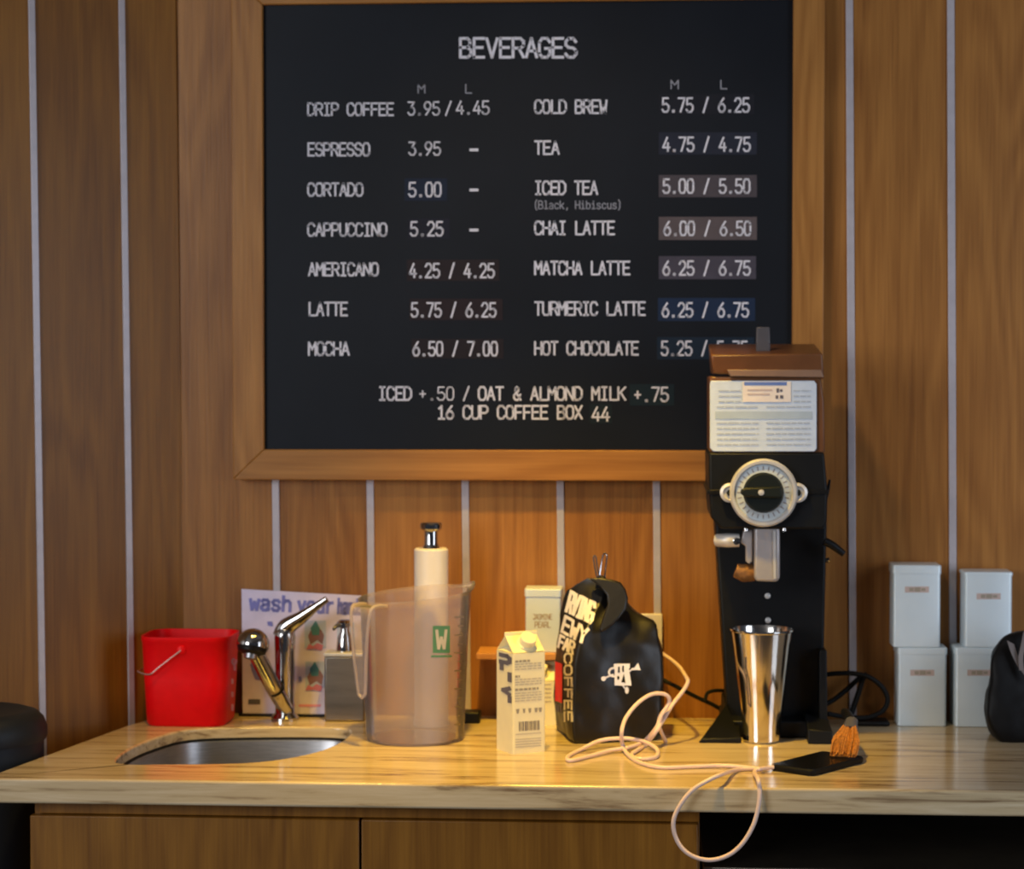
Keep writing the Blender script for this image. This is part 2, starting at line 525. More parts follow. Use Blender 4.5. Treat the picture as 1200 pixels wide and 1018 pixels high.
# ------------------------------------------------------------------ stroke lettering
GL = {
    'A': [[(0, 0), (2, 6), (4, 0)], [(.8, 2), (3.2, 2)]],
    'B': [[(2.6, 3.1), (0, 3.1), (0, 6), (2.6, 6), (3.6, 5.3), (3.6, 3.9), (2.6, 3.1), (4, 2.3), (4, .8), (2.8, 0), (0, 0), (0, 3.1)]],
    'C': [[(4, 4.7), (3, 6), (1, 6), (0, 4.7), (0, 1.3), (1, 0), (3, 0), (4, 1.3)]],
    'D': [[(0, 0), (0, 6), (2.4, 6), (4, 4.5), (4, 1.5), (2.4, 0), (0, 0)]],
    'E': [[(4, 6), (.2, 6), (.2, 0), (4, 0)], [(.2, 3.1), (3.4, 3.1)]],
    'F': [[(4, 6), (.3, 6), (.3, 0)], [(.3, 3), (3.5, 3)]],
    'G': [[(4, 4.8), (3, 6), (1, 6), (0, 4.7), (0, 1.3), (1, 0), (3, 0), (4, 1), (4, 2.8), (2.2, 2.8)]],
    'H': [[(0, 0), (0, 6)], [(4, 0), (4, 6)], [(0, 3), (4, 3)]],
    'I': [[(.6, 6), (3.4, 6)], [(2, 6), (2, 0)], [(.6, 0), (3.4, 0)]],
    'J': [[(1, 6), (3.6, 6), (3.6, 1.2), (2.6, 0), (1.2, 0), (.2, 1.2)]],
    'K': [[(0, 0), (0, 6)], [(4, 6), (0, 2.6)], [(1.3, 3.6), (4, 0)]],
    'L': [[(.4, 6), (.4, 0), (4, 0)]],
    'M': [[(0, 0), (0, 6), (2, 2.6), (4, 6), (4, 0)]],
    'N': [[(0, 0), (0, 6), (4, 0), (4, 6)]],
    'O': [[(1, 0), (0, 1.3), (0, 4.7), (1, 6), (3, 6), (4, 4.7), (4, 1.3), (3, 0), (1, 0)]],
    'P': [[(0, 0), (0, 6), (2.8, 6), (4, 5.1), (4, 3.6), (2.8, 2.7), (0, 2.7)]],
    'R': [[(0, 0), (0, 6), (2.8, 6), (4, 5.1), (4, 3.7), (2.8, 2.9), (0, 2.9)], [(2.2, 2.9), (4, 0)]],
    'S': [[(3.9, 4.9), (2.9, 6), (1.1, 6), (.1, 5), (.1, 3.9), (1.1, 3.1), (2.9, 2.9), (4, 2), (4, 1), (2.9, 0), (1, 0), (0, 1.1)]],
    'T': [[(0, 6), (4, 6)], [(2, 6), (2, 0)]],
    'U': [[(0, 6), (0, 1.2), (1, 0), (3, 0), (4, 1.2), (4, 6)]],
    'V': [[(0, 6), (2, 0), (4, 6)]],
    'W': [[(0, 6), (.8, 0), (2, 3.6), (3.2, 0), (4, 6)]],
    'X': [[(0, 0), (4, 6)], [(0, 6), (4, 0)]],
    'Y': [[(0, 6), (2, 3), (4, 6)], [(2, 3), (2, 0)]],
    '0': [[(1, 0), (.2, 1.3), (.2, 4.7), (1, 6), (3, 6), (3.8, 4.7), (3.8, 1.3), (3, 0), (1, 0)]],
    '1': [[(.7, 4.7), (2.2, 6), (2.2, 0)], [(.6, 0), (3.8, 0)]],
    '2': [[(.2, 4.7), (1.2, 6), (2.9, 6), (3.9, 4.8), (3.8, 3.6), (.2, 0), (4, 0)]],
    '3': [[(.2, 5.9), (3.8, 5.9), (1.9, 3.6), (3, 3.5), (4, 2.4), (4, 1.2), (3, 0), (1.2, 0), (.1, 1.1)]],
    '4': [[(2.6, 6), (0, 1.6), (4.1, 1.6)], [(3, 3.6), (3, 0)]],
    '5': [[(3.7, 6), (.6, 6), (.4, 3.2), (2.6, 3.6), (4, 2.6), (4, 1.2), (3, 0), (1, 0), (.1, 1)]],
    '6': [[(3.2, 6), (1.2, 3.9), (.2, 2.2), (.2, 1.2), (1.2, 0), (2.9, 0), (3.9, 1.2), (3.9, 2.3), (2.9, 3.5), (1.3, 3.4), (.4, 2.4)]],
    '7': [[(.1, 6), (4, 6), (1.4, 0)]],
    '9': [[(.9, 0), (2.9, 2.2), (3.8, 3.8), (3.8, 4.8), (2.8, 6), (1.1, 6), (.1, 4.8), (.1, 3.7), (1.1, 2.5), (2.7, 2.6), (3.6, 3.6)]],
    '8': [[(1.1, 3.1), (.2, 4), (.2, 5), (1.2, 6), (2.8, 6), (3.8, 5), (3.8, 4), (2.9, 3.1), (1.1, 3.1), (0, 2), (0, 1), (1.1, 0), (2.9, 0), (4, 1), (4, 2), (2.9, 3.1)]],
    '.': [[(1.7, .0), (2.3, .0), (2.3, .5), (1.7, .5), (1.7, 0)]],
    ',': [[(2.2, .6), (1.6, -1)]],
    '/': [[(.6, -.3), (3.4, 6.3)]],
    '-': [[(.5, 2.8), (3.5, 2.8)]],
    '+': [[(.5, 2.8), (3.5, 2.8)], [(2, 4.3), (2, 1.3)]],
    '&': [[(4, 0), (1, 4.2), (1, 5.3), (1.8, 6), (2.8, 5.4), (2.8, 4.4), (.3, 2.3), (.2, 1), (1.1, 0), (2.4, 0), (3.9, 2.6)]],
    '(': [[(3.2, 7), (2, 5), (2, 1), (3.2, -1)]],
    ')': [[(.8, 7), (2, 5), (2, 1), (.8, -1)]],
    'a': [[(.4, 3.6), (1.2, 4.2), (2.8, 4.2), (3.5, 3.5), (3.5, 0)], [(3.5, 2.4), (1.2, 2.2), (.3, 1.4), (.3, .7), (1.2, 0), (2.4, 0), (3.5, .9)]],
    'b': [[(.4, 6), (.4, 0)], [(.4, 3.2), (1.6, 4.2), (2.9, 4.2), (3.8, 3), (3.8, 1.2), (2.9, 0), (1.6, 0), (.4, 1)]],
    'c': [[(3.7, 3.3), (2.8, 4.2), (1.3, 4.2), (.3, 3), (.3, 1.2), (1.3, 0), (2.8, 0), (3.7, .9)]],
    'd': [[(3.6, 6), (3.6, 0)], [(3.6, 3.2), (2.4, 4.2), (1.1, 4.2), (.2, 3), (.2, 1.2), (1.1, 0), (2.4, 0), (3.6, 1)]],
    'h': [[(.4, 6), (.4, 0)], [(.4, 3), (1.6, 4.2), (2.8, 4.2), (3.6, 3.3), (3.6, 0)]],
    'i': [[(.8, 4.1), (2.1, 4.1), (2.1, 0)], [(.6, 0), (3.6, 0)], [(1.8, 5.8), (2.3, 5.8)]],
    'k': [[(.4, 6), (.4, 0)], [(3.6, 4.2), (.4, 1.6)], [(1.5, 2.5), (3.8, 0)]],
    'l': [[(.8, 6), (2.1, 6), (2.1, 0)], [(.6, 0), (3.6, 0)]],
    'n': [[(.4, 4.2), (.4, 0)], [(.4, 3), (1.6, 4.2), (2.8, 4.2), (3.6, 3.3), (3.6, 0)]],
    'o': [[(1.2, 0), (.2, 1.2), (.2, 3), (1.2, 4.2), (2.8, 4.2), (3.8, 3), (3.8, 1.2), (2.8, 0), (1.2, 0)]],
    'r': [[(.8, 4.2), (.8, 0)], [(.8, 2.8), (2, 4.1), (3.4, 4.2)]],
    's': [[(3.6, 3.5), (2.8, 4.2), (1.2, 4.2), (.4, 3.4), (1.2, 2.3), (2.8, 2), (3.7, 1), (2.8, 0), (1.2, 0), (.3, .8)]],
    'u': [[(.4, 4.2), (.4, 1), (1.3, 0), (2.4, 0), (3.6, 1.2)], [(3.6, 4.2), (3.6, 0)]],
    'w': [[(0, 4.2), (.9, 0), (2, 3.2), (3.1, 0), (4, 4.2)]],
    'y': [[(.3, 4.2), (2, .2)], [(3.7, 4.2), (1.6, -1.2), (.5, -1.4)]],
}


def seg_quad(a, b, hw):
    a, b = Vector(a), Vector(b)
    d = (b - a)
    if d.length < 1e-9:
        d = Vector((1, 0))
    d.normalize()
    n = Vector((-d.y, d.x)) * hw
    a, b = a - d * hw * .7, b + d * hw * .7
    return [a + n, b + n, b - n, a - n]


def text_polys(s, x0, x1, ybase, h, wt=0.13, ux=(1, 0), uy=(0, -1), split=1):
    """quads in photo pixels for a line of monospaced stroke text; ux, uy are the line's own axes from (x0, ybase)"""
    n = len(s)
    adv = (x1 - x0) / (n - 0.18)
    gw = adv * 0.80
    ux, uy = Vector(ux), Vector(uy)
    out = []
    for i, ch in enumerate(s):
        for pl in GL.get(ch, []):
            for p, q in zip(pl, pl[1:]):
                A = Vector((i * adv + p[0] / 4 * gw, p[1] / 6 * h))
                B = Vector((i * adv + q[0] / 4 * gw, q[1] / 6 * h))
                for k in range(split):
                    a, b = A.lerp(B, k / split), A.lerp(B, (k + 1) / split)
                    out.append([Vector((x0, ybase)) + ux * v.x + uy * v.y for v in seg_quad(a, b, h * wt / 2)])
    return out


def rect(x0, y0, x1, y1, nx=1, ny=1):
    out = []
    for i in range(nx):
        for j in range(ny):
            a, b = x0 + (x1 - x0) * i / nx, x0 + (x1 - x0) * (i + 1) / nx
            c, d = y0 + (y1 - y0) * j / ny, y0 + (y1 - y0) * (j + 1) / ny
            out.append([Vector((a, c)), Vector((b, c)), Vector((b, d)), Vector((a, d))])
    return out


def disc(cx, cy, rx, ry=None, n=14):
    ry = ry or rx
    return [[Vector((cx + rx * math.cos(2 * math.pi * i / n), cy + ry * math.sin(2 * math.pi * i / n))) for i in range(n)]]


def poly(*p):
    return [[Vector(q) for q in p]]


def bvh_of(*objs):
    dg = bpy.context.evaluated_depsgraph_get()
    dg.update()
    vs, fs = [], []
    for o in objs:
        ev = o.evaluated_get(dg)
        me = ev.to_mesh()
        k = len(vs)
        vs += [W[o] @ v.co for v in me.vertices]
        fs += [[k + i for i in p.vertices] for p in me.polygons]
        ev.to_mesh_clear()
    return BVHTree.FromPolygons(vs, fs)


def decal(name, polys, m, parent, Y=None, bvh=None, off=0.0006, label=None):
    """print lying on a real surface: the plane Y, or the mesh in bvh"""
    bm = BM()
    for pg in polys:
        vs = []
        for p in pg:
            if bvh is not None:
                d = ray(p[0], p[1]).normalized()
                hit, nrm, idx, dist = bvh.ray_cast(CAM, d)
                if hit is None:
                    vs = None
                    break
                if nrm.dot(d) > 0:
                    nrm = -nrm
                vs.append(bm.verts.new(hit + nrm * off))
            else:
                vs.append(bm.verts.new(at(p[0], p[1], Y=Y - off)))
        if vs:
            bm.faces.new(vs)
    if not bm.faces:
        print('EMPTY DECAL', name)
        bm.free()
        return None
    return obj(name, bm, m, parent, label=label, weld=False)


# ================================================================== SETTING
def wall_pt(x0, z):
    return x0 - LEAN * (z - 1.26)


bm = BM()
ZT = 2.95
prism(bm, [Vector((wall_pt(-0.624, 0), 0, 0)), Vector((2.4, 0, 0)), Vector((2.4, 0, ZT)), Vector((wall_pt(-0.624, ZT), 0, ZT))], Vector((0, 0.06, 0)))
struct(obj('wall_back', bm, 'wall', keep=True))

AL = math.radians(42)
bm = BM()                                     # side wall, local x runs along it away from the corner
prism(bm, [Vector((-2.0, 0, 0)), Vector((wall_pt(0, 0), 0, 0)), Vector((wall_pt(0, ZT), 0, ZT)), Vector((-2.0, 0, ZT))], Vector((0, 0.06, 0)))
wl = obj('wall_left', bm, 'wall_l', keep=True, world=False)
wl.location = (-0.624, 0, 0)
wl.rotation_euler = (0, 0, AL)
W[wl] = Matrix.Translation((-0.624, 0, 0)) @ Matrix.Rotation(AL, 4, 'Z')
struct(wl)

ti = 0


def strip(x0, mw=None, hw=0.0068):
    global ti
    ti += 1
    b = BM()
    prism(b, [Vector((wall_pt(x0, 0) - hw, -0.0035, 0)), Vector((wall_pt(x0, 0) + hw, -0.0035, 0)),
              Vector((wall_pt(x0, ZT) + hw, -0.0035, ZT)), Vector((wall_pt(x0, ZT) - hw, -0.0035, ZT))], Vector((0, 0.0045, 0)))
    o = obj('trim_%d' % ti, b, 'strip', keep=True, world=False, bevel=0.001)
    if mw is not None:
        o.matrix_world = mw
        W[o] = mw
    struct(o)


for x in (-0.445, -0.266, -0.087, 0.091, 0.270, 0.449, 0.630, 0.814, 0.995, 1.175):
    strip(x)
for k in range(8):
    strip(-0.113 - k * PITCHW, W[wl], 0.0062)

bm = BM()
box(bm, -2.6, 2.8, -5.5, 0.1, -0.05, 0)
struct(obj('floor', bm, 'floor', keep=True))
bm = BM()
box(bm, -2.6, 2.8, -5.5, 0.1, ZT + 0.15, ZT + 0.2)
struct(obj('ceiling', bm, 'plaster', keep=True))

# ================================================================== WORKTOP, SINK, CABINETS
YF = -0.668
outer = [(-0.640, -0.004), (-0.694, -0.160), (-0.787, -0.613), (-0.797, YF), (1.60, YF), (1.60, -0.004)]
sink_px = [(136, 891), (150, 878), (180, 865), (222, 854.5), (300, 851.5), (392, 852), (410, 857), (400, 868), (372, 880), (330, 889), (280, 894), (205, 895), (152, 895)]
sink_xy = [at(x, y, Z=ZC).to_2d() for x, y in sink_px]
hole = [p.to_2d() for p in spline([p.to_3d() for p in sink_xy], 5, closed=True)]
TH = 0.040
bm = BM()
ov = [bm.verts.new((x, y, ZC)) for x, y in outer]
hv = [bm.verts.new((p.x, p.y, ZC)) for p in hole]
es = [bm.edges.new((l[i], l[(i + 1) % len(l)])) for l in (ov, hv) for i in range(len(l))]
bmesh.ops.triangle_fill(bm, use_beauty=True, use_dissolve=False, edges=es)
fs = list(bm.faces)
ex = bmesh.ops.extrude_face_region(bm, geom=fs)
for v in ex['geom']:
    if isinstance(v, bmesh.types.BMVert):
        v.co.z -= TH
wt = obj('worktop', bm, 'counter', bevel=0.0045, seg=3)
wt.modifiers['bevel'].harden_normals = True
tag(wt, 'pale veined worktop with rounded front edge running across the whole picture', 'worktop')

root = thing('sink', 'undermounted stainless sink let into the worktop below the chrome faucet', 'sink', (-0.44, -0.34, ZC - 0.2))
cx = sum(p.x for p in hole) / len(hole)
cy = sum(p.y for p in hole) / len(hole)


def sring(k, z):
    return [Vector((cx + (p.x - cx) * k, cy + (p.y - cy) * k, z)) for p in hole]


bm = BM()
loft(bm, [sring(0.9965, ZC - 0.0235), sring(0.985, ZC - 0.0235), sring(0.978, ZC - 0.027), sring(0.95, ZC - 0.13), sring(0.90, ZC - 0.158),
          sring(0.80, ZC - 0.165), sring(0.12, ZC - 0.170)], cap=False)
o = obj('basin', bm, 'steel', root)
so = o.modifiers.new('thick', 'SOLIDIFY')
so.thickness = 0.0012
so.offset = -1
bm = BM()
loft(bm, [sring(0.9990, ZC - 0.0190), sring(0.991, ZC - 0.0190), sring(0.984, ZC - 0.0235), sring(0.9990, ZC - 0.0236)], cap=False)
obj('gasket', bm, 'black_rubber', root, label='black sealing bead')
bm = BM()
lathe(bm, [(0.0, -0.172), (0.044, -0.172), (0.046, -0.1675), (0.040, -0.165), (0.030, -0.168), (0.0, -0.168)], (cx, cy, ZC), 28)
obj('drain', bm, 'chrome', root)

YC = -0.635
zc = ZC - TH - 0.0045
root = thing('cabinet', 'two-door wooden cabinet under the sink end of the worktop', 'cabinet', (-0.2, -0.32, 0))
xl, xm, xr = -0.732, -0.200, 0.336
bm = BM()
box(bm, xl + 0.002, xl + 0.020, YC + 0.02, -0.02, 0.0, zc)
box(bm, xr - 0.018, xr, YC + 0.018, -0.02, 0.0, zc)
box(bm, xl + 0.02, xr - 0.018, -0.04, -0.02, 0.0, zc)
box(bm, xl + 0.02, xr - 0.018, YC + 0.05, -0.04, 0.08, 0.10)
box(bm, xl + 0.02, xr - 0.018, YC + 0.06, YC + 0.08, 0.0, 0.08)
obj('carcass', bm, 'door', root, bevel=0.001)
bm = BM()
box(bm, xl + 0.012, xr, YC + 0.012, YC + 0.0315, zc - 0.020, zc)
obj('rail', bm, 'door', root, bevel=0.0015)
zd = at(600, 963, Y=YC).z
for a, b_ in ((xl, xm - 0.002), (xm + 0.002, xr - 0.003)):
    bm = BM()
    box(bm, a, b_, YC, YC + 0.0175, 0.09, zd)
    obj('door', bm, 'door', root, bevel=0.0015)

root = thing('undercounter_fridge', 'black undercounter appliance with a pale top edge beside the wooden cabinet', 'appliance', (0.9, -0.32, 0))
xa, za = xr + 0.006, at(825, 1015.5, Y=-0.60).z
bm = BM()
box(bm, xa, 1.55, -0.56, -0.05, 0.05, za - 0.02)
obj('body', bm, 'dark_int', root, bevel=0.003)
bm = BM()
box(bm, xa, 1.55, -0.600, -0.05, za - 0.019, za)
obj('top_panel', bm, 'steel_d', root, bevel=0.002, label='pale metal top panel')
bm = BM()
box(bm, xa + 0.004, 1.546, -0.595, -0.562, 0.08, za - 0.022)
obj('door', bm, 'black', root, bevel=0.003)
for x in (xa + 0.05, 1.5):
    for y in (-0.5, -0.1):
        bm = BM()
        lathe(bm, [(0.02, 0), (0.02, 0.055)], (x, y, 0), 16)
        obj('foot', bm, 'black', root)
bm = BM()
box(bm, xa - 0.004, 1.60, -0.03, -0.008, 0.0, zc)
tag(obj('backing_panel', bm, 'dark_int', bevel=0.001), 'black backing panel in the open bay under the right end of the worktop', 'panel')

# ================================================================== MENU BOARD
YB = -0.030
root = thing('menu_board', 'large black beverage menu board in an oak frame on the panelled wall', 'menu board', (0.03, -0.02, 1.36))
x0, x1, z0, z1 = -0.461, 0.516, 1.419, 2.243
fl, fr, fb = at(273, 560, Y=YB - 0.008).x, at(966, 200, Y=YB - 0.008).x, at(600, 563, Y=YB - 0.008).z
bm = BM()
box(bm, x0 - 0.012, x1 + 0.012, YB + 0.002, -0.006, z0 - 0.012, z1 + 0.012)
board = obj('panel', bm, 'black_board', root)
ft = z1 + (z0 - fb)
yo = YB - 0.008
for nm, (a, b_, c, d), m in (('frame', (fl, x0, fb, ft), 'frame'), ('frame', (x1, fr, fb, ft), 'frame')):
    bm = BM()
    left = a == fl
    pts = [Vector((fl, yo, fb)), Vector((x0, yo, z0)), Vector((x0, yo, z1)), Vector((fl, yo, ft))] if left else \
          [Vector((fr, yo, fb)), Vector((x1, yo, z0)), Vector((x1, yo, z1)), Vector((fr, yo, ft))]
    prism(bm, pts, Vector((0, -0.0015 - yo, 0)))
    obj('frame_stile', bm, m, root, bevel=0.002)
for top in (0, 1):
    bm = BM()
    pts = [Vector((fl, yo, ft)), Vector((fr, yo, ft)), Vector((x1, yo, z1)), Vector((x0, yo, z1))] if top else \
          [Vector((fl, yo, fb)), Vector((fr, yo, fb)), Vector((x1, yo, z0)), Vector((x0, yo, z0))]
    prism(bm, pts, Vector((0, -0.0015 - yo, 0)))
    obj('frame_rail', bm, 'frame_h', root, bevel=0.002)

YT = YB + 0.002
STK = [  # x0, y0, x1, y1, colour, text, tx0, tx1, yc
    (474, 209, 524, 235, (0.014, 0.020, 0.038), '5.00', 479, 517, 222),
    (478, 256, 527, 280, (0.016, 0.016, 0.026), '5.25', 481, 519, 268),
    (477, 304, 585, 329, (0.024, 0.017, 0.019), '4.25 / 4.25', 480, 579, 317),
    (480, 350, 589, 375, (0.026, 0.017, 0.019), '5.75 / 6.25', 482, 581, 363),
    (482, 397, 590, 420, (0.022, 0.016, 0.018), '6.50 / 7.00', 484, 583, 408.5),
    (772, 110, 884, 134, (0.014, 0.015, 0.021), '5.75 / 6.25', 776, 878, 123),
    (772, 155, 887, 181, (0.021, 0.024, 0.038), '4.75 / 4.75', 777, 879, 169),
    (772, 205, 887, 231, (0.072, 0.060, 0.068), '5.00 / 5.50', 777, 879, 218),  # paler mauve patches carry a window reflection in their colour
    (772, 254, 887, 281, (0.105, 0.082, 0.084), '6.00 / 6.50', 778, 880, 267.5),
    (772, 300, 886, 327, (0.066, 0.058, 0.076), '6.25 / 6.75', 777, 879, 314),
    (771, 349, 885, 376, (0.014, 0.026, 0.058), '6.25 / 6.75', 776, 877, 363),
    (770, 395, 884, 421, (0.012, 0.022, 0.038), '5.25 / 5.75', 775, 876, 408),
    (738, 450, 790, 475, (0.011, 0.021, 0.028), '+.75', 743, 783, 462),
    (691, 473, 717, 496, (0.011, 0.018, 0.023), '44', 694, 714, 485),
]
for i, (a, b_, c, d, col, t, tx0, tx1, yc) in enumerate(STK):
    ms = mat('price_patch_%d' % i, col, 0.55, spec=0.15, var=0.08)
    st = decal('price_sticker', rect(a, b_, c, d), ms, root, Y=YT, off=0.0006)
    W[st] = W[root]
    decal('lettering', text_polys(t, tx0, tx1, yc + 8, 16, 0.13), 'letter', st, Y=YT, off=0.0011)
LINES = [
    ('BEVERAGES', 539.5, 675.5, 56, 22, 0.15), ('DRIP COFFEE', 361, 461, 128, 14, 0.15), ('ESPRESSO', 361, 433, 175, 14.5, 0.15), ('CORTADO', 361, 425, 222, 14.5, 0.15),
    ('CAPPUCCINO', 361, 453, 269, 14.5, 0.15), ('AMERICANO', 362, 443, 315.5, 14.5, 0.15), ('LATTE', 362, 407, 362, 15, 0.15), ('MOCHA', 362, 409, 408.5, 15, 0.15),
    ('COLD BREW', 627, 711, 125, 15, 0.15), ('TEA', 627, 655, 173, 15, 0.15), ('ICED TEA', 627, 700, 220, 15, 0.15), ('CHAI LATTE', 627, 720, 267, 15, 0.15),
    ('MATCHA LATTE', 627, 738, 314, 15, 0.15), ('TURMERIC LATTE', 627, 756, 361.5, 15, 0.15), ('HOT CHOCOLATE', 627, 748, 408, 15, 0.15),
    ('3.95', 478, 515, 127, 15, 0.12), ('/', 521, 530, 127, 15, 0.12), ('4.45', 535, 573, 126, 15, 0.12), ('3.95', 479, 516, 174, 15, 0.12),
    ('ICED', 444, 482, 461, 15, 0.15), ('/', 542, 551, 461, 15, 0.12), ('+.50', 491, 532, 461, 15, 0.10), ('OAT & ALMOND MILK', 561, 733, 461, 15, 0.15), ('16 CUP COFFEE BOX', 513, 682, 483, 15, 0.15),
    ('-', 550, 561, 175, 16, 0.2), ('-', 550, 561, 222, 16, 0.2), ('-', 550, 561, 269, 16, 0.2),
]
for t, a, b_, yc, h, wt_ in LINES:
    decal('lettering', text_polys(t, a, b_, yc + h / 2, h, wt_), 'letter', root, Y=YT, off=0.0008)
for t, a, b_, yc, h in (('M', 490, 498, 104, 10), ('L', 545, 553, 104, 10), ('M', 786.5, 795, 99, 10), ('L', 844, 852, 99, 10), ('(Black, Hibiscus)', 625, 729, 240, 9)):
    if t[0] == '(':
        t = t.replace('B', 'B')
    decal('lettering', text_polys(t, a, b_, yc + h / 2, h, 0.14), 'letter_dim', root, Y=YT, off=0.0008, label='small grey lettering')

# ================================================================== RED BUCKET
bx, by = -0.586, -0.105
root = thing('bucket', 'red plastic pail with a wire handle beside the sink', 'bucket', (bx, by, ZC))
bm = BM()
prof = [(0.140, 0.118, 0.0, 0.026), (0.147, 0.124, 0.005, 0.028), (0.156, 0.130, 0.085, 0.030), (0.163, 0.134, 0.152, 0.032), (0.166, 0.138, 0.155, 0.034), (0.166, 0.138, 0.163, 0.034),
        (0.158, 0.130, 0.163, 0.030), (0.156, 0.128, 0.150, 0.030), (0.140, 0.114, 0.008, 0.026)]
rings = [rrect(bx, by, a, b_, r, ZC + z) for a, b_, z, r in prof]
loft(bm, rings)
bk = obj('pail', bm, 'red', root)
pf = at(212, 762, Y=by - 0.071)
bm = BM()
tube(bm, [pf, at(200, 771, Y=by - 0.074), at(187, 781, Y=by - 0.074), at(175, 790, Y=by - 0.072), Vector((bx - 0.088, by - 0.045, ZC + 0.098)), Vector((bx - 0.090, by, ZC + 0.096)),
          Vector((bx - 0.086, by + 0.040, ZC + 0.105)), Vector((bx - 0.05, by + 0.066, pf.z))], 0.0014, 8, 6)
obj('handle', bm, 'wire', root, label='thin wire handle')
bm = BM()
lathe(bm, [(0.008, 0), (0.008, 0.004), (0.004, 0.006), (0.0, 0.006)], (pf.x, by - 0.0655, pf.z), 14, axis=(0, -1, 0))
obj('ear', bm, 'red', root)
bv = bvh_of(bk)
decal('lettering', text_polys('SANITIZER', 774, 838, 0, 7, 0.2) and
      [[Vector((272 - p.y, p.x)) for p in q] for q in text_polys('SANITIZE', 772, 832, 0, 8, 0.34)], 'pink', root, bvh=bv, label='pale pink lettering')

# ================================================================== FAUCET
fx, fy = at(334, 843, Y=-0.075).x, -0.075
root = thing('faucet', 'chrome faucet with a lever on top and an angled round-headed spout', 'faucet', (fx, fy, ZC))
top = at(334, 735, Y=fy).z
bm = BM()
lathe(bm, [(0.0, 0), (0.026, 0), (0.026, 0.005), (0.022, 0.010), (0.0185, 0.014), (0.0175, 0.06), (0.0185, top - ZC - 0.045), (0.0195, top - ZC - 0.018), (0.018, top - ZC - 0.006), (0.012, top - ZC + 0.002), (0.0, top - ZC + 0.004)], (fx, fy, ZC), 32)
obj('body', bm, 'chrome', root)
bm = BM()
tube(bm, [at(331, 746, Y=fy), at(336, 735, Y=fy - 0.002), at(352, 724, Y=fy - 0.008), at(370, 711, Y=fy - 0.014), at(383, 702, Y=fy - 0.018)],
     [0.0195, 0.0175, 0.0125, 0.0075, 0.0060], 16, 8, flat=0.75)
obj('lever', bm, 'chrome', root)
hd = at(296, 757, Y=-0.185)
bm = BM()
tube(bm, [at(335, 830, Y=fy - 0.012), at(326, 815, Y=-0.11), at(313, 791, Y=-0.145), hd], [0.0135, 0.0150, 0.0150, 0.0150], 20, 6)
sp_ = obj('spout', bm, 'chrome', root)
bm = BM()
tube(bm, [at(323.5, 809, Y=-0.1185), at(322, 806.5, Y=-0.122)], [0.0158, 0.0158], 20, 1)
obj('joint_ring', bm, 'black', root, label='dark joint ring')
ax = Vector((-0.12, -0.28, -0.85)).normalized()
c0 = hd - ax * 0.004
bm = BM()
prof = []
for k in range(10):
    a = math.radians(90 - 10 * k)
    prof.append((0.0290 * math.cos(a), -0.0285 * math.sin(a)))
prof += [(0.0292, 0.003), (0.0285, 0.007)]
lathe(bm, prof + [(0.0, 0.0072)], c0, 32, axis=ax)
obj('spray_head', bm, 'chrome', root)
bm = BM()
lathe(bm, [(0.0, 0.0073), (0.0275, 0.0073), (0.025, 0.015), (0.016, 0.019), (0.0, 0.019)], c0, 28, axis=ax)
obj('collar', bm, 'black', root, label='black underside of the spray head')
bm = BM()
lathe(bm, [(0.0, 0.018), (0.0125, 0.0185), (0.0115, 0.027), (0.0, 0.028)], c0, 22, axis=ax)
obj('aerator', bm, 'steel', root)

# ================================================================== WASH SIGN
root = thing('sign', 'white laminated hand-washing sign propped against the wall behind the faucet', 'sign', (-0.43, -0.03, ZC))
bm = BM()
pts = [(284.5, 838, -0.036), (430, 838, -0.036), (428, 698, -0.009), (283, 690, -0.009)]
v3 = [at(x, y, Y=Y) for x, y, Y in pts]
prism(bm, v3, Vector((0, 0.0012, 0)))
sheet = obj('sheet', bm, 'paper', root)
bm = BM()
a, b_ = v3[0], v3[1]
box(bm, a.x - 0.006, b_.x + 0.002, a.y - 0.009, a.y + 0.012, ZC + 0.0005, a.z + 0.004)
obj('base_strip', bm, 'black', root, bevel=0.001)
bv = bvh_of(sheet)


def rot2(polys, c, a):
    ca, sa = math.cos(a), math.sin(a)
    return [[Vector((c[0] + (p[0] - c[0]) * ca - (p[1] - c[1]) * sa, c[1] + (p[0] - c[0]) * sa + (p[1] - c[1]) * ca)) for p in pg] for pg in polys]


SR = math.radians(3)
decal('lettering', rot2(text_polys('wash', 293, 341, 714, 17, 0.22) + text_polys('your', 349, 391, 714, 17, 0.22) + text_polys('hands', 396, 425, 714, 17, 0.2), (293, 714), SR * 0.8), 'blue_ink', sheet, bvh=bv, label='blue lettering')
pict = []
for (a, b_, c, d) in ((357, 727, 382, 759), (395, 729, 416, 760), (358, 775, 382, 806)):
    pict += rect(a, b_, c, d)
for pg in pict:
    decal('picture', [pg], 'skyblue', sheet, bvh=bv, off=0.0005)
tl, br, rs = [], [], []
for (x, y) in ((370, 742), (369, 790)):
    tl += poly((x - 4, y + 2), (x - 6, y - 6), (x, y - 15), (x + 5, y - 6), (x + 4, y + 2))
    br += poly((x - 9, y + 3), (x - 5, y - 5), (x + 6, y - 5), (x + 10, y + 2), (x + 8, y + 13), (x + 2, y + 8), (x - 6, y + 13))
    rs += poly((x - 11, y + 19), (x - 8, y + 12), (x - 3, y + 15), (x + 2, y + 11), (x + 9, y + 14), (x + 7, y + 20), (x - 2, y + 18))
for pg in br:
    decal('picture', [pg], 'brown_ink', sheet, bvh=bv, off=0.0008)
for pg in tl:
    decal('picture', [pg], 'teal_ink', sheet, bvh=bv, off=0.0011)
for pg in rs:
    decal('picture', [pg], 'rose_ink', sheet, bvh=bv, off=0.0011)
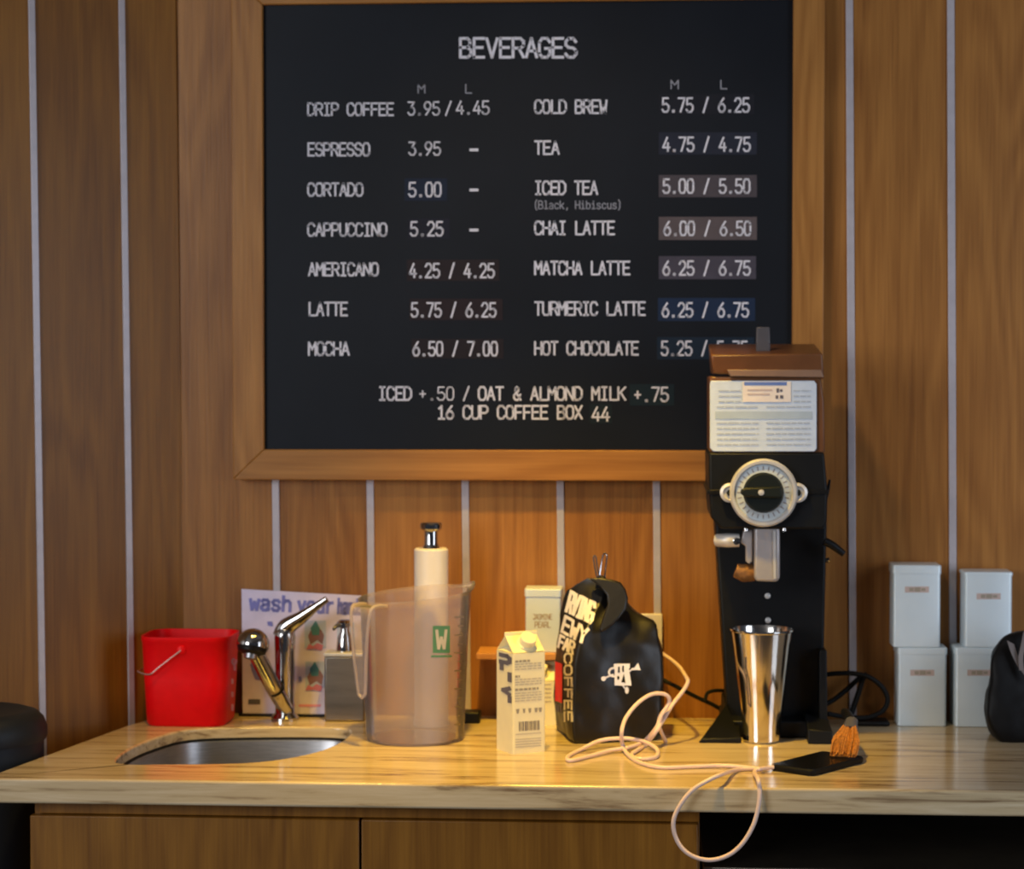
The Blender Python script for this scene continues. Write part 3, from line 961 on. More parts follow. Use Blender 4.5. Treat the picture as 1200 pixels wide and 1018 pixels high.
for pg in (poly((293, 778), (299, 775), (305, 790), (306, 797), (299, 796), (295, 786)) + poly((313, 728), (319, 728), (320, 734), (314, 733)) + poly((350, 793), (353, 792), (354, 798), (350, 799))):
    decal('picture', [pg], 'blue_ink', sheet, bvh=bv, off=0.0008)
decal('caption', rect(291, 819, 305, 825), 'ink_dark', sheet, bvh=bv, off=0.0006)
decal('caption', rect(350, 825, 376, 828), 'pink', sheet, bvh=bv, off=0.0006)

# ================================================================== STEEL SOAP DISPENSER
yd = -0.092
root = thing('soap_dispenser', 'brushed steel box with a dark pump on top beside the faucet', 'soap dispenser', (at(405, 845, Y=yd).x, yd + 0.03, ZC))
p0, p1 = at(380, 767, Y=yd), at(427, 846, Y=yd)
bm = BM()
box(bm, p0.x, p1.x, yd, yd + 0.050, ZC + 0.0005, p0.z - 0.003)
obj('body', bm, 'steel_d', root, bevel=0.003)
bm = BM()
box(bm, p0.x - 0.001, p1.x + 0.001, yd - 0.001, yd + 0.051, p0.z - 0.003, p0.z + 0.003)
obj('lid', bm, 'alu', root, bevel=0.0012, label='pale lid')
pc = at(404, 765, Y=yd + 0.03)
bm = BM()
lathe(bm, [(0, p0.z), (0.0155, p0.z), (0.0155, p0.z + 0.010), (0.013, p0.z + 0.030), (0.0085, p0.z + 0.040), (0.0085, p0.z + 0.048), (0.015, p0.z + 0.049), (0.015, p0.z + 0.057), (0.010, p0.z + 0.061), (0, p0.z + 0.061)], (pc.x, yd + 0.03, 0), 24)
obj('pump', bm, 'chrome', root)
bm = BM()
tube(bm, [(pc.x, yd + 0.028, p0.z + 0.053), (pc.x - 0.012, yd + 0.012, p0.z + 0.052), (pc.x - 0.017, yd + 0.004, p0.z + 0.046)], [0.005, 0.004, 0.003], 10, 5)
obj('nozzle', bm, 'smoke', root)

# ================================================================== WHITE PUMP CYLINDER
yw = -0.115
c = at(505.5, 855, Y=yw)
root = thing('pump_dispenser', 'tall white cylinder with a chrome push pump behind the clear pitcher', 'dispenser', (c.x, yw, ZC))
zt = at(505, 642, Y=yw).z
rw = (at(525, 660, Y=yw) - at(485.5, 660, Y=yw)).length / 2
bm = BM()
lathe(bm, [(0, ZC), (rw + 0.002, ZC), (rw + 0.002, ZC + 0.012), (rw, ZC + 0.014), (rw, zt - 0.003), (rw - 0.003, zt), (0, zt)], (c.x, yw, 0), 40)
obj('body', bm, 'white_pl', root)
z6 = at(505, 612, Y=yw).z
bm = BM()
lathe(bm, [(0, zt), (0.0155, zt), (0.014, zt + 0.004), (0.0125, zt + 0.008), (0.0125, z6 - 0.016), (0.0, z6 - 0.016)], (c.x, yw, 0), 28)
obj('pump_stem', bm, 'chrome', root)
bm = BM()
lathe(bm, [(0, z6 - 0.016), (0.013, z6 - 0.016), (0.020, z6 - 0.011), (0.0205, z6 - 0.003), (0.018, z6), (0, z6 + 0.001)], (c.x, yw, 0), 28)
obj('push_button', bm, 'chrome', root)

p0, p1 = at(540, 838, Y=-0.10), at(562, 851, Y=-0.10)
bm = BM()
box(bm, p0.x, p1.x, -0.10, -0.06, ZC + 0.0005, ZC + 0.021)
tag(obj('power_adapter', bm, 'black', bevel=0.003), 'small black block lying behind the right side of the clear pitcher', 'power adapter')

# ================================================================== CLEAR PITCHER
yc_ = -0.262
c = at(486.5, 862, Y=yc_)
root = thing('pitcher', 'large clear measuring pitcher holding nothing beside the milk carton', 'pitcher', (c.x, yc_, ZC))
rb = 0.086
zr = at(487, 697, Y=yc_).z - ZC
rt_ = 0.097
th = 0.0022
SPA = math.radians(22)                     # spout direction


def pring(r, z, lip=0.0, raise_=0.0, n=72):
    out = []
    for i in range(n):
        a = 2 * math.pi * i / n
        d = (a - SPA + math.pi) % (2 * math.pi) - math.pi
        g = math.exp(-(d / 0.26) ** 2)
        rr = r + lip * g
        tl_ = 0.009 * math.cos(d) * max(0.0, (z - 0.1) / (zr - 0.1)) ** 2 if z > 0.1 else 0.0
        out.append(Vector((c.x + rr * math.cos(a), yc_ + rr * math.sin(a), ZC + z + raise_ * g + tl_)))
    return out


bm = BM()
rings = [pring(0.004, 0.0035), pring(rb - 0.012, 0.003), pring(rb - 0.010, 0.0006), pring(rb - 0.003, 0.001), pring(rb, 0.006)]
for k in range(1, 9):
    t = k / 8
    rings.append(pring(rb + (rt_ - rb) * t * 0.92, 0.006 + (zr - 0.012) * t, lip=0.006 * max(0, t - 0.7) / 0.3, raise_=0.006 * t))
rings += [pring(rt_ + 0.001, zr - 0.002, 0.008, 0.008), pring(rt_ + 0.0035, zr, 0.009, 0.009), pring(rt_ + 0.003, zr + 0.003, 0.009, 0.009), pring(rt_ - 0.001, zr + 0.002, 0.007, 0.009)]
for k in range(7, -1, -1):
    t = k / 8
    rings.append(pring(rb - th + (rt_ - rb) * t * 0.92, 0.006 + (zr - 0.012) * t, lip=0.006 * max(0, t - 0.7) / 0.3, raise_=0.006 * t))
loft(bm, rings, cap=False)
pb = obj('jug', bm, 'pitcher', root)
# handle: hollow U-section strap falling from the rim towards the camera's left
HA = math.radians(-128)
hdv = Vector((math.cos(HA), math.sin(HA), 0))
hsv = Vector((-hdv.y, hdv.x, 0))
path = [(0.095, zr - 0.010, 0.0255), (0.116, zr - 0.008, 0.025), (0.131, zr - 0.015, 0.0235), (0.135, zr - 0.05, 0.0195), (0.134, zr - 0.10, 0.0145), (0.131, zr - 0.140, 0.0105), (0.130, zr - 0.160, 0.0075)]
sec = spline([Vector(p) for p in path], 5)
bm = BM()
rings, el, er = [], [], []
for i, p in enumerate(sec):
    q = sec[min(i + 1, len(sec) - 1)] - sec[max(i - 1, 0)]
    t = (hdv * q.x + Vector((0, 0, 1)) * q.y).normalized()
    nn = t.cross(hsv).normalized()
    ctr = Vector((c.x, yc_, ZC)) + hdv * p.x + Vector((0, 0, p.y))
    rings.append([ctr + hsv * a_ + nn * b2 for a_, b2 in ((-p.z, -.0009), (p.z, -.0009), (p.z, .0009), (-p.z, .0009))])
    el.append(ctr - hsv * p.z)
    er.append(ctr + hsv * p.z)
loft(bm, rings)
obj('handle', bm, 'pitcher', root)
tip_ = (el[-1] + er[-1]) / 2 - Vector((0, 0, 0.006))
bm = BM()
tube(bm, el + [tip_] + er[::-1], 0.0030, 10, 2)
obj('handle_rim', bm, 'pitcher_thick', root)
bv = bvh_of(pb)
decal('logo', rect(507, 733, 527, 737, 6, 1) + rect(507, 761, 527, 765, 6, 1) + rect(507, 737, 510, 761, 1, 4) + rect(524, 737, 527, 761, 1, 4) + rect(510, 737, 524, 761, 4, 4), 'green', root, bvh=bv, label='green logo square')
decal('lettering', text_polys('W', 511.5, 522.5, 759.5, 21, 0.16, split=3), 'logo_letter', root, bvh=bv, off=0.0012, label='white logo letter')
decal('lettering', rect(505, 767.5, 529, 770, 8, 1), 'green', root, bvh=bv, off=0.0008)
gr = []
for k in range(13):
    yy = 722 + k * 10.5
    gr += rect(536 - (4 if k % 2 == 0 else 0), yy, 543 - k * 0.35, yy + 1.6, 3, 1)
decal('scale_mark', gr, 'grad', root, bvh=bv, off=0.0008)

# ================================================================== MILK CARTONS
def carton(cx_, cy_, rot, s, hb, label, front=True, group=None):
    root = thing('milk_carton', label, 'carton', (cx_, cy_, ZC), rot, group)
    h = s / 2
    bm = BM()
    rr = loft(bm, [rrect(0, 0, s, s, 0.003, z, 2) for z in (0.0, hb)], cap=True)
    body = obj('body', bm, 'cream', root, world=False, angle=20)
    # gable: roof panels over -y and +y faces, pushed-in gussets on the sides
    zt_, rg = hb + 0.026, 0.006
    bm = BM()
    e = h - 0.0005
    A, B_, Cc, D_ = [bm.verts.new(p) for p in ((-e, -e, hb), (e, -e, hb), (e, e, hb), (-e, e, hb))]
    R0, R1, R2, R3 = [bm.verts.new(p) for p in ((-e, -rg * .2, zt_), (e, -rg * .2, zt_), (e, rg * .4, zt_), (-e, rg * .4, zt_))]
    G0 = bm.verts.new((-e * 0.42, 0, hb + 0.012))
    G1 = bm.verts.new((e * 0.42, 0, hb + 0.012))
    T0, T1, T2, T3 = [bm.verts.new(p) for p in ((-e, -rg * .2, zt_ + 0.007), (e, -rg * .2, zt_ + 0.007), (e, rg * .4, zt_ + 0.007), (-e, rg * .4, zt_ + 0.007))]
    for f_ in ((A, B_, R1, R0), (Cc, D_, R3, R2), (B_, Cc, G1), (Cc, R2, G1), (R2, R1, G1), (R1, B_, G1), (D_, A, G0), (A, R0, G0), (R0, R3, G0), (R3, D_, G0),
               (R0, R1, T1, T0), (R2, R3, T3, T2), (R1, R2, T2, T1), (R3, R0, T0, T3), (T0, T1, T2, T3)):
        bm.faces.new(f_)
    top_ = obj('gable_top', bm, 'cream', root, world=False, bevel=0.0012, angle=20)
    # screw cap on the front roof panel
    nrm = Vector((0, -0.026, 0.032)).normalized()
    nrm = Vector((0, -(zt_ - hb), e)).normalized()
    pc_ = Vector((0.002, -e * 0.50, hb + (zt_ - hb) * 0.50))
    bm = BM()
    lathe(bm, [(0, -0.001), (0.0165, -0.001), (0.0165, 0.003), (0.0142, 0.0035), (0.0138, 0.015), (0.0125, 0.0165), (0, 0.0165)], pc_, 28, axis=nrm)
    obj('cap', bm, 'cream_cap', root, world=False)
    return root, body, top_


cw = 0.0625
ROT = math.radians(-30)
fc = at(601, 884, Z=ZC)                    # nearest bottom corner
ctr = fc + Matrix.Rotation(ROT, 3, 'Z') @ Vector((cw / 2, cw / 2, 0)) if False else None


def corner_centre(fc, rot, s):
    # local corner (-s/2,-s/2) sits at fc
    return fc - Matrix.Rotation(rot, 3, 'Z') @ Vector((-s / 2, -s / 2, 0))


ROT = math.radians(31)
cc = corner_centre(fc, ROT, cw)
hb = at(601, 766, Y=fc.y).z - ZC
root, body, top_ = carton(cc.x, cc.y, ROT, cw, hb, 'cream gable-top milk carton with a round cap standing between the pitcher and the bag', group='cartons')
bv = bvh_of(body)
bars = []
rows = [(774, 'h'), (778, 'n'), (781, 'n'), (784, 'n'), (791.5, 's'), (796, 'n'), (799, 'n'), (802, 'n'), (807, 'i'), (812, 'n'), (815, 'n'), (818, 'n'), (821, 'n')]


def sk(x, y):                               # the front face runs slightly uphill to the right
    return y - (x - 601) * 0.07


fb_, hb_ = [], []
for y, k in rows:
    x = 603.5
    xe = {'h': 621, 'n': 634.5, 's': 609, 'i': 631}[k]
    th_ = {'h': 2.4, 'n': 1.3, 's': 2.6, 'i': 2.6}[k]
    while x < xe:
        wl_ = random.uniform(3, 7) if k == 'n' else random.uniform(3, 5)
        e_ = min(x + wl_, xe)
        (fb_ if k == 'n' else hb_).append([Vector((x, sk(x, y))), Vector((e_, sk(e_, y))), Vector((e_, sk(e_, y + th_))), Vector((x, sk(x, y + th_)))])
        x = e_ + 1.0
for y in (866, 869, 872, 875, 860):
    fb_ += [[Vector((604, sk(604, y))), Vector((634, sk(634, y))), Vector((634, sk(634, y + 1.2))), Vector((604, sk(604, y + 1.2)))]]
decal('small_print', fb_, 'ink_faint', root, bvh=bv)
for x, w_ in ((604.5, 4), (612.5, 3), (619, 3.5), (626, 4), (631, 4)):
    hb_ += [[Vector((x, sk(x, 831))), Vector((x + w_, sk(x + w_, 831))), Vector((x + w_ * .8, sk(x, 836))), Vector((x + w_ * .2, sk(x, 836)))]]
decal('small_print', hb_, 'ink', root, bvh=bv)
x = 608
bc = []
while x < 632:
    w_ = random.uniform(0.7, 2.0)
    bc += [[Vector((x, sk(x, 846))), Vector((x + w_, sk(x, 846))), Vector((x + w_, sk(x, 857))), Vector((x, sk(x, 857)))]]
    x += w_ + random.uniform(0.5, 1.3)
decal('barcode', bc, 'ink_dark', root, bvh=bv)
big = text_polys('OAT', 766, 794, 0, 14, 0.36) + text_polys('MIL', 803, 829, 0, 14, 0.34)
decal('lettering', [[Vector((583.5 - p.y, p.x - p.y * 0.25)) for p in q] for q in big], 'ink_dark', root, bvh=bv, label='dark lettering up the narrow side')

# second carton, mostly hidden
fc2 = at(640, 846, Z=ZC)
cc2 = fc2 + Vector((0.0, 0.03, 0))
root2, body2, top2 = carton(cc2.x - 0.012, -0.075, 0.0, 0.066, at(640, 775, Y=-0.108).z - ZC - 0.036, 'second cream carton half hidden under the ledge behind the milk carton', group='cartons')
bv = bvh_of(body2)
b2 = []
for k in range(9):
    b2 += rect(638, 781 + k * 5, 646, 782.6 + k * 5)
decal('small_print', b2, 'ink_faint', root2, bvh=bv)

# ================================================================== LEDGE AND TIN ON IT
pa, pb_ = at(558, 766, Y=-0.10), at(664, 774, Y=-0.10)
zl = at(600, 765.5, Y=-0.10).z
bm = BM()
box(bm, pa.x, pb_.x, -0.10, -0.0045, zl - 0.012, zl)
tag(obj('wall_shelf', bm, 'ledge', bevel=0.0015), 'small oak ledge on the wall behind the milk carton', 'shelf')


def tin(px0, py0, px1, py1, Y, dep, label, base=None, lid_px=10, tilt=0.0, group=None, lid=True):
    a, b = at(px0, py0, Y=Y), at(px1, py1, Y=Y)
    zb = base if base is not None else b.z
    zt = a.z
    cx_ = (a.x + b.x) / 2
    wv = b.x - a.x
    root = thing('tin_box', label, 'tin', (cx_, Y + dep / 2, zb), tilt, group)
    hl = lid_px * 0.00155
    bm = BM()
    loft(bm, [rrect(0, 0, wv - 0.003, dep - 0.003, 0.005, z, 3) for z in (0.0004, zt - zb - hl * 0.5)])
    body = obj('body', bm, 'tin', root, world=False, bevel=0.001)
    bm = BM()
    loft(bm, [rrect(0, 0, wv, dep, 0.006, zt - zb - hl, 3), rrect(0, 0, wv, dep, 0.006, zt - zb - 0.0015, 3), rrect(0, 0, wv - 0.003, dep - 0.003, 0.005, zt - zb, 3)])
    obj('lid', bm, 'tin', root, world=False)
    return root, body, zt


root, body, _ = tin(614.5, 690, 658, 766, -0.085, 0.066, 'pale blue tin with two lines of tan lettering on the small ledge', base=zl, lid_px=9)
bv = bvh_of(body)
decal('lettering', text_polys('JASMINE', 624.5, 647, 725.5, 6, 0.13) + text_polys('PEARL', 627, 645, 735, 6.5, 0.13), 'tin_text', root, bvh=bv, label='tan lettering')

# stacked tins at the right
tins = [
    (1051.5, 758.5, 1110, 851, -0.078, 'pale tin at the bottom of the left stack beside the black cords', None, 8),
    (1046, 662, 1103, 758, -0.080, 'pale lidded tin on top of the left stack beside the coffee grinder', 'prev', 10),
    (1119, 758.5, 1176, 851, -0.078, 'pale tin at the bottom of the right stack partly behind the black bag', None, 8),
    (1130, 670, 1187, 758, -0.080, 'pale tin on top of the right stack above the black bag', 'prev', 4),
]
prev = None
for (a, b_, c_, d, Y, lab, base, lp) in tins:
    root, body, prev_t = tin(a, b_, c_, d, Y, 0.066, lab, base=ZC if base is None else prev + 0.0003, lid_px=lp, group='tins stacked at the right')
    prev = prev_t
    bv = bvh_of(body)
    xm_ = (a + c_) / 2
    y_ = b_ + (28 if base else 29)
    lb = decal('paper_label', rect(xm_ - 14, y_ - 3, xm_ + 14, y_ + 4), 'label_tan', root, bvh=bv, label='small tan label')
    W[lb] = W[root]
    decal('small_print', rect(xm_ - 9, y_ - 1.5, xm_ - 4, y_ + 2.5) + rect(xm_ - 3, y_ - 2, xm_ + 4, y_ + 3) + rect(xm_ + 5, y_ - 1, xm_ + 10, y_ + 2), 'ink', lb, bvh=bv, off=0.0011)

# ================================================================== COFFEE BAGS
def ring_is_base(done):
    return not done


def bag_loft(rings, name_root, sub=2, crease=0.55, sharp=(), m='foil'):
    bm = BM()
    rr = []
    for FL, FR, BR, BL in rings:
        q = [at(*FL[:2], Y=FL[2]), at(*FR[:2], Y=FR[2]), at(*BR[:2], Y=BR[2]), at(*BL[:2], Y=BL[2])]
        ring = []
        for p in q:
            p.z = ZC + 0.0006 if ring_is_base(rr) else max(p.z, ZC + 0.004)
        for i in range(4):
            a, b = q[i], q[(i + 1) % 4]
            ring += [a, a.lerp(b, 1 / 3), a.lerp(b, 2 / 3)]
        rr.append(ring)
    vv = loft(bm, rr)
    cl = bm.edges.layers.float.get('crease_edge') or bm.edges.layers.float.new('crease_edge')
    for a, b in zip(vv, vv[1:]):
        for i in (0, 3, 6, 9):
            e = bm.edges.get((a[i], b[i]))
            if e:
                e[cl] = crease
    for k, cv in sharp:
        for i in range(12):
            e = bm.edges.get((vv[k][i], vv[k][(i + 1) % 12]))
            e[cl] = cv
    for i in range(12):
        e = bm.edges.get((vv[0][i], vv[0][(i + 1) % 12]))
        e[cl] = 0.8
    o = obj('body', bm, m, name_root, subsurf=sub + 1, weld=False)
    t = bpy.data.textures.new('foil_creases', 'CLOUDS')
    t.noise_scale = 0.055
    t.noise_depth = 1
    d = o.modifiers.new('creases', 'DISPLACE')
    d.texture = t
    d.texture_coords = 'LOCAL'
    d.strength = 0.010
    d.mid_level = 0.5
    return o


rings = [
    ((672, 872, -.302), (769, 864, -.255), (773, 851, -.135), (652, 853, -.165)),
    ((670, 846, -.306), (774, 842, -.262), (777, 830, -.130), (649, 832, -.168)),
    ((671, 808, -.300), (776, 806, -.258), (778, 800, -.130), (648, 803, -.170)),
    ((672, 775, -.296), (777, 772, -.250), (777, 768, -.140), (649, 772, -.172)),
    ((679, 749, -.288), (774, 748, -.240), (772, 744, -.150), (653, 738, -.180)),
    ((690, 730, -.272), (766, 729, -.222), (762, 726, -.170), (656, 716, -.190)),
    ((698, 716, -.258), (744, 719, -.214), (742, 716, -.180), (660, 699, -.200)),
    ((702, 709, -.250), (737, 708, -.212), (736, 705, -.188), (663, 690, -.205)),
    ((707, 697, -.236), (735, 700, -.210), (734, 698, -.192), (675, 683, -.210)),
    ((709, 684, -.226), (728, 686, -.212), (727, 685, -.205), (689, 676.5, -.215)),
]
root = thing('coffee_bag', 'black foil coffee bag with white lettering and a red patch on its side', 'coffee bag', (at(720, 862, Z=ZC).x, -0.22, ZC))
bagb = bag_loft(rings, root, 2, 0.9, ((5, 0.5), (7, 0.85), (9, 0.8)))
bm = BM()                                    # the rolled-over top hanging down in front
fold = [(690, 677.5), (703, 676.5), (717, 679), (727, 682), (733, 690), (736, 701), (734, 713), (727, 723), (717, 733), (705, 741), (702, 737), (707, 722), (712, 708), (711, 697), (704, 688)]
loft(bm, [[at(x, y, Y=-.236) for x, y in fold], [at(x, y, Y=-.262 - 0.00055 * max(0, y - 690)) for x, y in fold], ])
obj('folded_top', bm, 'foil', root, bevel=0.004, seg=3)
bv = bvh_of(bagb)
LU = Vector((0.90, 0.44))                     # the side's lettering runs downhill to the right


def ln(s, x0, x1, yb, h, wt_, ux, uy):
    return text_polys(s, x0, x1, yb, h, wt_, ux=ux, uy=uy, split=2)


let = ln('RVING', 664, 696.5, 716, 23, 0.17, (0.88, 0.42), (0.25, -0.97))
let += ln('EWY', 658.5, 690, 739.5, 18.0, 0.20, (0.84, 0.48), (0.25, -0.97))
let += ln('FAR', 654.5, 675, 757.5, 13.5, 0.24, (0.84, 0.42), (0.2, -0.97))
let += [[Vector((662.3 - p.y, p.x)) for p in q] for q in text_polys('COFFEE', 766, 845, 0, 8.2, 0.27, split=2)]
decal('lettering', let, 'white_pl', root, bvh=bv, off=0.0011, label='white block lettering')
decal('red_patch', [[Vector((p[0], p[1] + (p[0] - 649) * 0.35)) for p in q] for q in rect(648.6, 774, 659.5, 820, 4, 8)], 'red_ink', root, bvh=bv, off=0.0011, label='red patch')
decal('lettering', rect(651, 824, 652.5, 833, 1, 2) + rect(654, 825, 655.5, 834, 1, 2) + rect(657, 826, 658.5, 836, 1, 2), 'strap', root, bvh=bv, off=0.0011)
mug = rect(719, 777.5, 738, 783, 4, 2) + rect(720, 783, 733, 803, 3, 4) + poly((733, 783), (737, 783), (740, 803), (729, 803))
for k in range(10):
    a0, a1 = math.radians(60 + 24 * k), math.radians(60 + 24 * (k + 1))
    mug += [[Vector((718.5 + 6.5 * math.cos(a0), 787.5 + 6 * math.sin(a0))), Vector((718.5 + 6.5 * math.cos(a1), 787.5 + 6 * math.sin(a1))),
             Vector((718.5 + 4 * math.cos(a1), 787.5 + 3.6 * math.sin(a1))), Vector((718.5 + 4 * math.cos(a0), 787.5 + 3.6 * math.sin(a0)))]]
mug += poly((741, 785), (747.5, 776.5), (750.5, 785)) + [seg_quad((738, 786), (742, 783), 0.9)]
mug += disc(707, 795, 3, 3, 8) + [seg_quad((709, 794), (718, 790), 0.9)] + disc(734.5, 808.5, 2.4, 4.2, 10) + [seg_quad((729, 802), (732, 806), 0.8)]
decal('emblem', mug, 'letter', root, bvh=bv, off=0.0011, label='pale cup emblem')
decal('emblem', poly((728, 799), (731, 789), (733, 800)) + rect(724, 781, 726, 788) + rect(729, 780, 731, 787) + rect(723, 792, 725.5, 796), 'black', root, bvh=bv, off=0.0016, label='dark marks in the emblem')

root = thing('binder_clip', 'small binder clip pinching the top of the lettered coffee bag', 'clip', at(704, 680, Y=-.243))
bm = BM()
pts = [at(x, y, Y=-.250) for x, y in ((697, 690), (712, 691), (709, 676), (700, 676))]
prism(bm, pts, Vector((0, 0.034, 0)))
obj('jaw', bm, 'black', root, bevel=0.002)
for dx, m in ((0, 'smoke'), (1, 'chrome')):
    bm = BM()
    if dx == 0:
        tube(bm, [at(700, 678, Y=-.252), at(697, 664, Y=-.258), at(695.5, 653, Y=-.262), at(698, 652, Y=-.262), at(700, 664, Y=-.258), at(703, 678, Y=-.252)], 0.0013, 8, 5)
    else:
        tube(bm, [at(702, 679, Y=-.246), at(704, 663, Y=-.240), at(707, 650, Y=-.236), at(711, 650, Y=-.236), at(710, 663, Y=-.240), at(708, 679, Y=-.246)], 0.0014, 8, 5)
    obj('clip_arm', bm, m, root)

rings = [
    ((1172, 872, -.235), (1240, 872, -.235), (1245, 862, -.11), (1160, 862, -.13)),
    ((1158, 852, -.245), (1246, 850, -.245), (1246, 842, -.10), (1153, 845, -.12)),
    ((1153, 820, -.240), (1247, 818, -.240), (1246, 812, -.10), (1153, 815, -.12)),
    ((1163, 795, -.222), (1240, 792, -.222), (1238, 788, -.12), (1162, 790, -.13)),
    ((1160, 775, -.220), (1232, 772, -.220), (1230, 768, -.13), (1158, 772, -.14)),
    ((1166, 757, -.205), (1222, 752, -.205), (1220, 750, -.15), (1166, 755, -.15)),
    ((1183, 742, -.195), (1216, 738, -.195), (1214, 737, -.165), (1183, 741, -.165)),
]
root = thing('coffee_bag', 'plain black bag with a pale tie at the right edge in front of the tins', 'coffee bag', (at(1200, 868, Z=ZC).x, -0.17, ZC))
bag_loft(rings, root, 2, 0.3, m='black_bag')
bm = BM()
pl = [(1184, 753, -.214), (1189, 768, -.224), (1196, 782, -.232), (1204, 793, -.240)]
pp = spline([at(x, y, Y=Y) for x, y, Y in pl], 5)
rings = [[p + Vector((-0.006, -0.003, 0.004)), p + Vector((0.006, -0.003, -0.002)), p + Vector((0.006, 0.000, -0.002)), p + Vector((-0.006, 0.000, 0.004))] for p in pp]
loft(bm, rings)
obj('tie', bm, 'strap', root, label='pale tie')
bm = BM()
pl = [(1197, 785, -.236), (1196, 770, -.232), (1199, 755, -.226), (1202, 740, -.215)]
pp = spline([at(x, y, Y=Y) for x, y, Y in pl], 5)
loft(bm, [[p + Vector((-0.004, -0.003, 0)), p + Vector((0.004, -0.003, 0)), p + Vector((0.004, 0, 0)), p + Vector((-0.004, 0, 0))] for p in pp])
obj('tie', bm, 'strap', root, label='pale tie')

# ================================================================== COFFEE GRINDER
GY, GC = -0.300, -0.165                       # front of the head, front of the column
gx = at(900, 700, Y=GC).x
root = thing('coffee_grinder', 'tall black coffee grinder with an amber hopper and a silver dial', 'coffee grinder', (gx, -0.15, ZC))
bm = BM()
pxprism(bm, [(838, 612), (969, 612), (967, 700), (965, 790), (966, 868), (858, 868), (852, 830)], GC, -0.035)
obj('column', bm, 'grinder_black', root, bevel=0.004)
bm = BM()
box(bm, at(846, 868, Y=-.2).x, at(968, 868, Y=-.2).x, -0.215, -0.035, ZC + 0.0005, ZC + 0.030)
obj('base', bm, 'grinder_black', root, bevel=0.003)
bm = BM()
zf = ZC + 0.0005
for a, b_, cX, d in (((818, 872), (866, 872), (866, 842), (850, 836)),):
    p = [at(818, 871, Y=-.275), at(868, 871, Y=-.275), at(868, 846, Y=-.20), at(848, 832, Y=-.18)]
    A, B_ = Vector((p[0].x, -.275, zf)), Vector((p[1].x, -.275, zf))
    bb = [A, B_, Vector((p[1].x, -.05, zf)), Vector((p[3].x, -.05, zf))]
    tt = [A + Vector((0.006, 0, 0.007)), B_ + Vector((0, 0, 0.009)), Vector((p[1].x, -.05, ZC + 0.055)), Vector((p[3].x, -.05, ZC + 0.055))]
    mid_b = Vector((p[3].x, -.17, zf))
    loft(bm, [[bb[0], bb[1], bb[2], bb[3], mid_b], [tt[0], tt[1], tt[2], tt[3], Vector((p[3].x + .003, -.17, ZC + 0.050))]])
obj('foot', bm, 'grinder_black', root, bevel=0.002)
bm = BM()
a, b_ = at(947, 872, Y=-.275), at(976, 872, Y=-.275)
loft(bm, [[Vector((a.x, -.275, zf)), Vector((b_.x, -.275, zf)), Vector((b_.x - .004, -.04, zf)), Vector((a.x, -.04, zf))],
          [Vector((a.x, -.272, ZC + .026)), Vector((b_.x, -.272, ZC + .022)), Vector((b_.x - .004, -.04, ZC + .05)), Vector((a.x, -.04, ZC + .06))]])
obj('foot', bm, 'grinder_black', root, bevel=0.002)
# head
bm = BM()
pxprism(bm, [(830.5, 530), (966, 530), (970, 575), (969, 612), (965, 620), (845, 620), (833, 606), (831, 578)], GY, -0.05)
hdm = obj('motor_housing', bm, 'grinder_black', root, bevel=0.004)
bm = BM()
pxprism(bm, [(829, 574), (971, 574), (971, 579), (829, 579)], GY - 0.002, -0.06)
obj('seam_band', bm, 'black', root, bevel=0.0008)
# hopper
bm = BM()
pxprism(bm, [(832, 441), (962, 441), (966, 470), (967, 531), (832, 531)], GY + 0.006, -0.10)
obj('hopper', bm, 'amber', root, bevel=0.003)
bm = BM()
q = [at(833, 416, Y=GY - .004), at(964, 414, Y=GY - .004), at(966, 444, Y=GY + .002), at(836, 438, Y=GY + .002)]
bk_ = [v + Vector((0, 0.17, 0.0)) for v in q]
zl_ = at(840, 403, Y=-0.13).z
bk_[0].z = zl_
bk_[1].z = zl_
loft(bm, [q, bk_])
lid_ = obj('hopper_lid', bm, 'amber', root, bevel=0.003)
bm = BM()
pxprism(bm, [(852, 433), (962, 433), (966, 442), (856, 441)], GY - 0.006, GY + 0.03)
obj('lid_rim', bm, 'amber_rim', root, bevel=0.0015, label='pale rim under the lid')
bm = BM()
pxprism(bm, [(886.5, 383), (902, 383), (903, 412), (886, 412)], -0.25, -0.235)
obj('lid_knob', bm, 'smoke', root, bevel=0.002)
bm = BM()
pxprism(bm, [(833, 446), (954, 446), (957, 450), (957, 526), (954, 529), (836, 529), (832, 525), (832, 449)], GY - 0.001, GY + 0.0055)
sh = obj('instruction_sheet', bm, 'grind_label', root, bevel=0.001)
pr = []
for k in range(11):
    y = 457 + k * 6.3
    if 479 < y < 494:
        continue
    for xa_, xb in ((840, 889), (898, 950)):
        if y < 474:
            xa_, xb = (842, 868) if xa_ < 850 else (930, 950)
        x = xa_
        while x < xb:
            e_ = min(x + random.uniform(5, 14), xb)
            pr += rect(x, y, e_, y + 1.5)
            x = e_ + 1.5
decal('small_print', pr, 'sheet_ink', sh, Y=GY - 0.001, off=0.0012)
decal('printed_band', rect(838, 482, 952, 491), 'sheet_band', sh, Y=GY - 0.001, off=0.0009)
stk = decal('paper_sticker', rect(870.5, 447, 927, 471), 'sticker', root, Y=GY - 0.001, off=0.0018, label='cream sticker with a blue band')
W[stk] = W[root]
decal('printed_band', rect(872, 447.5, 922, 451.5), 'sticker_blue', stk, Y=GY - 0.001, off=0.0023)
decal('small_print', rect(910, 455, 913, 460) + rect(914, 456, 917, 459) + rect(909, 463, 912, 467) + rect(914, 463, 918, 467), 'ink_dark', stk, Y=GY - 0.001, off=0.0024)
decal('small_print', rect(876, 456, 905, 458) + rect(876, 461, 902, 463), 'label_tan', stk, Y=GY - 0.001, off=0.0024)
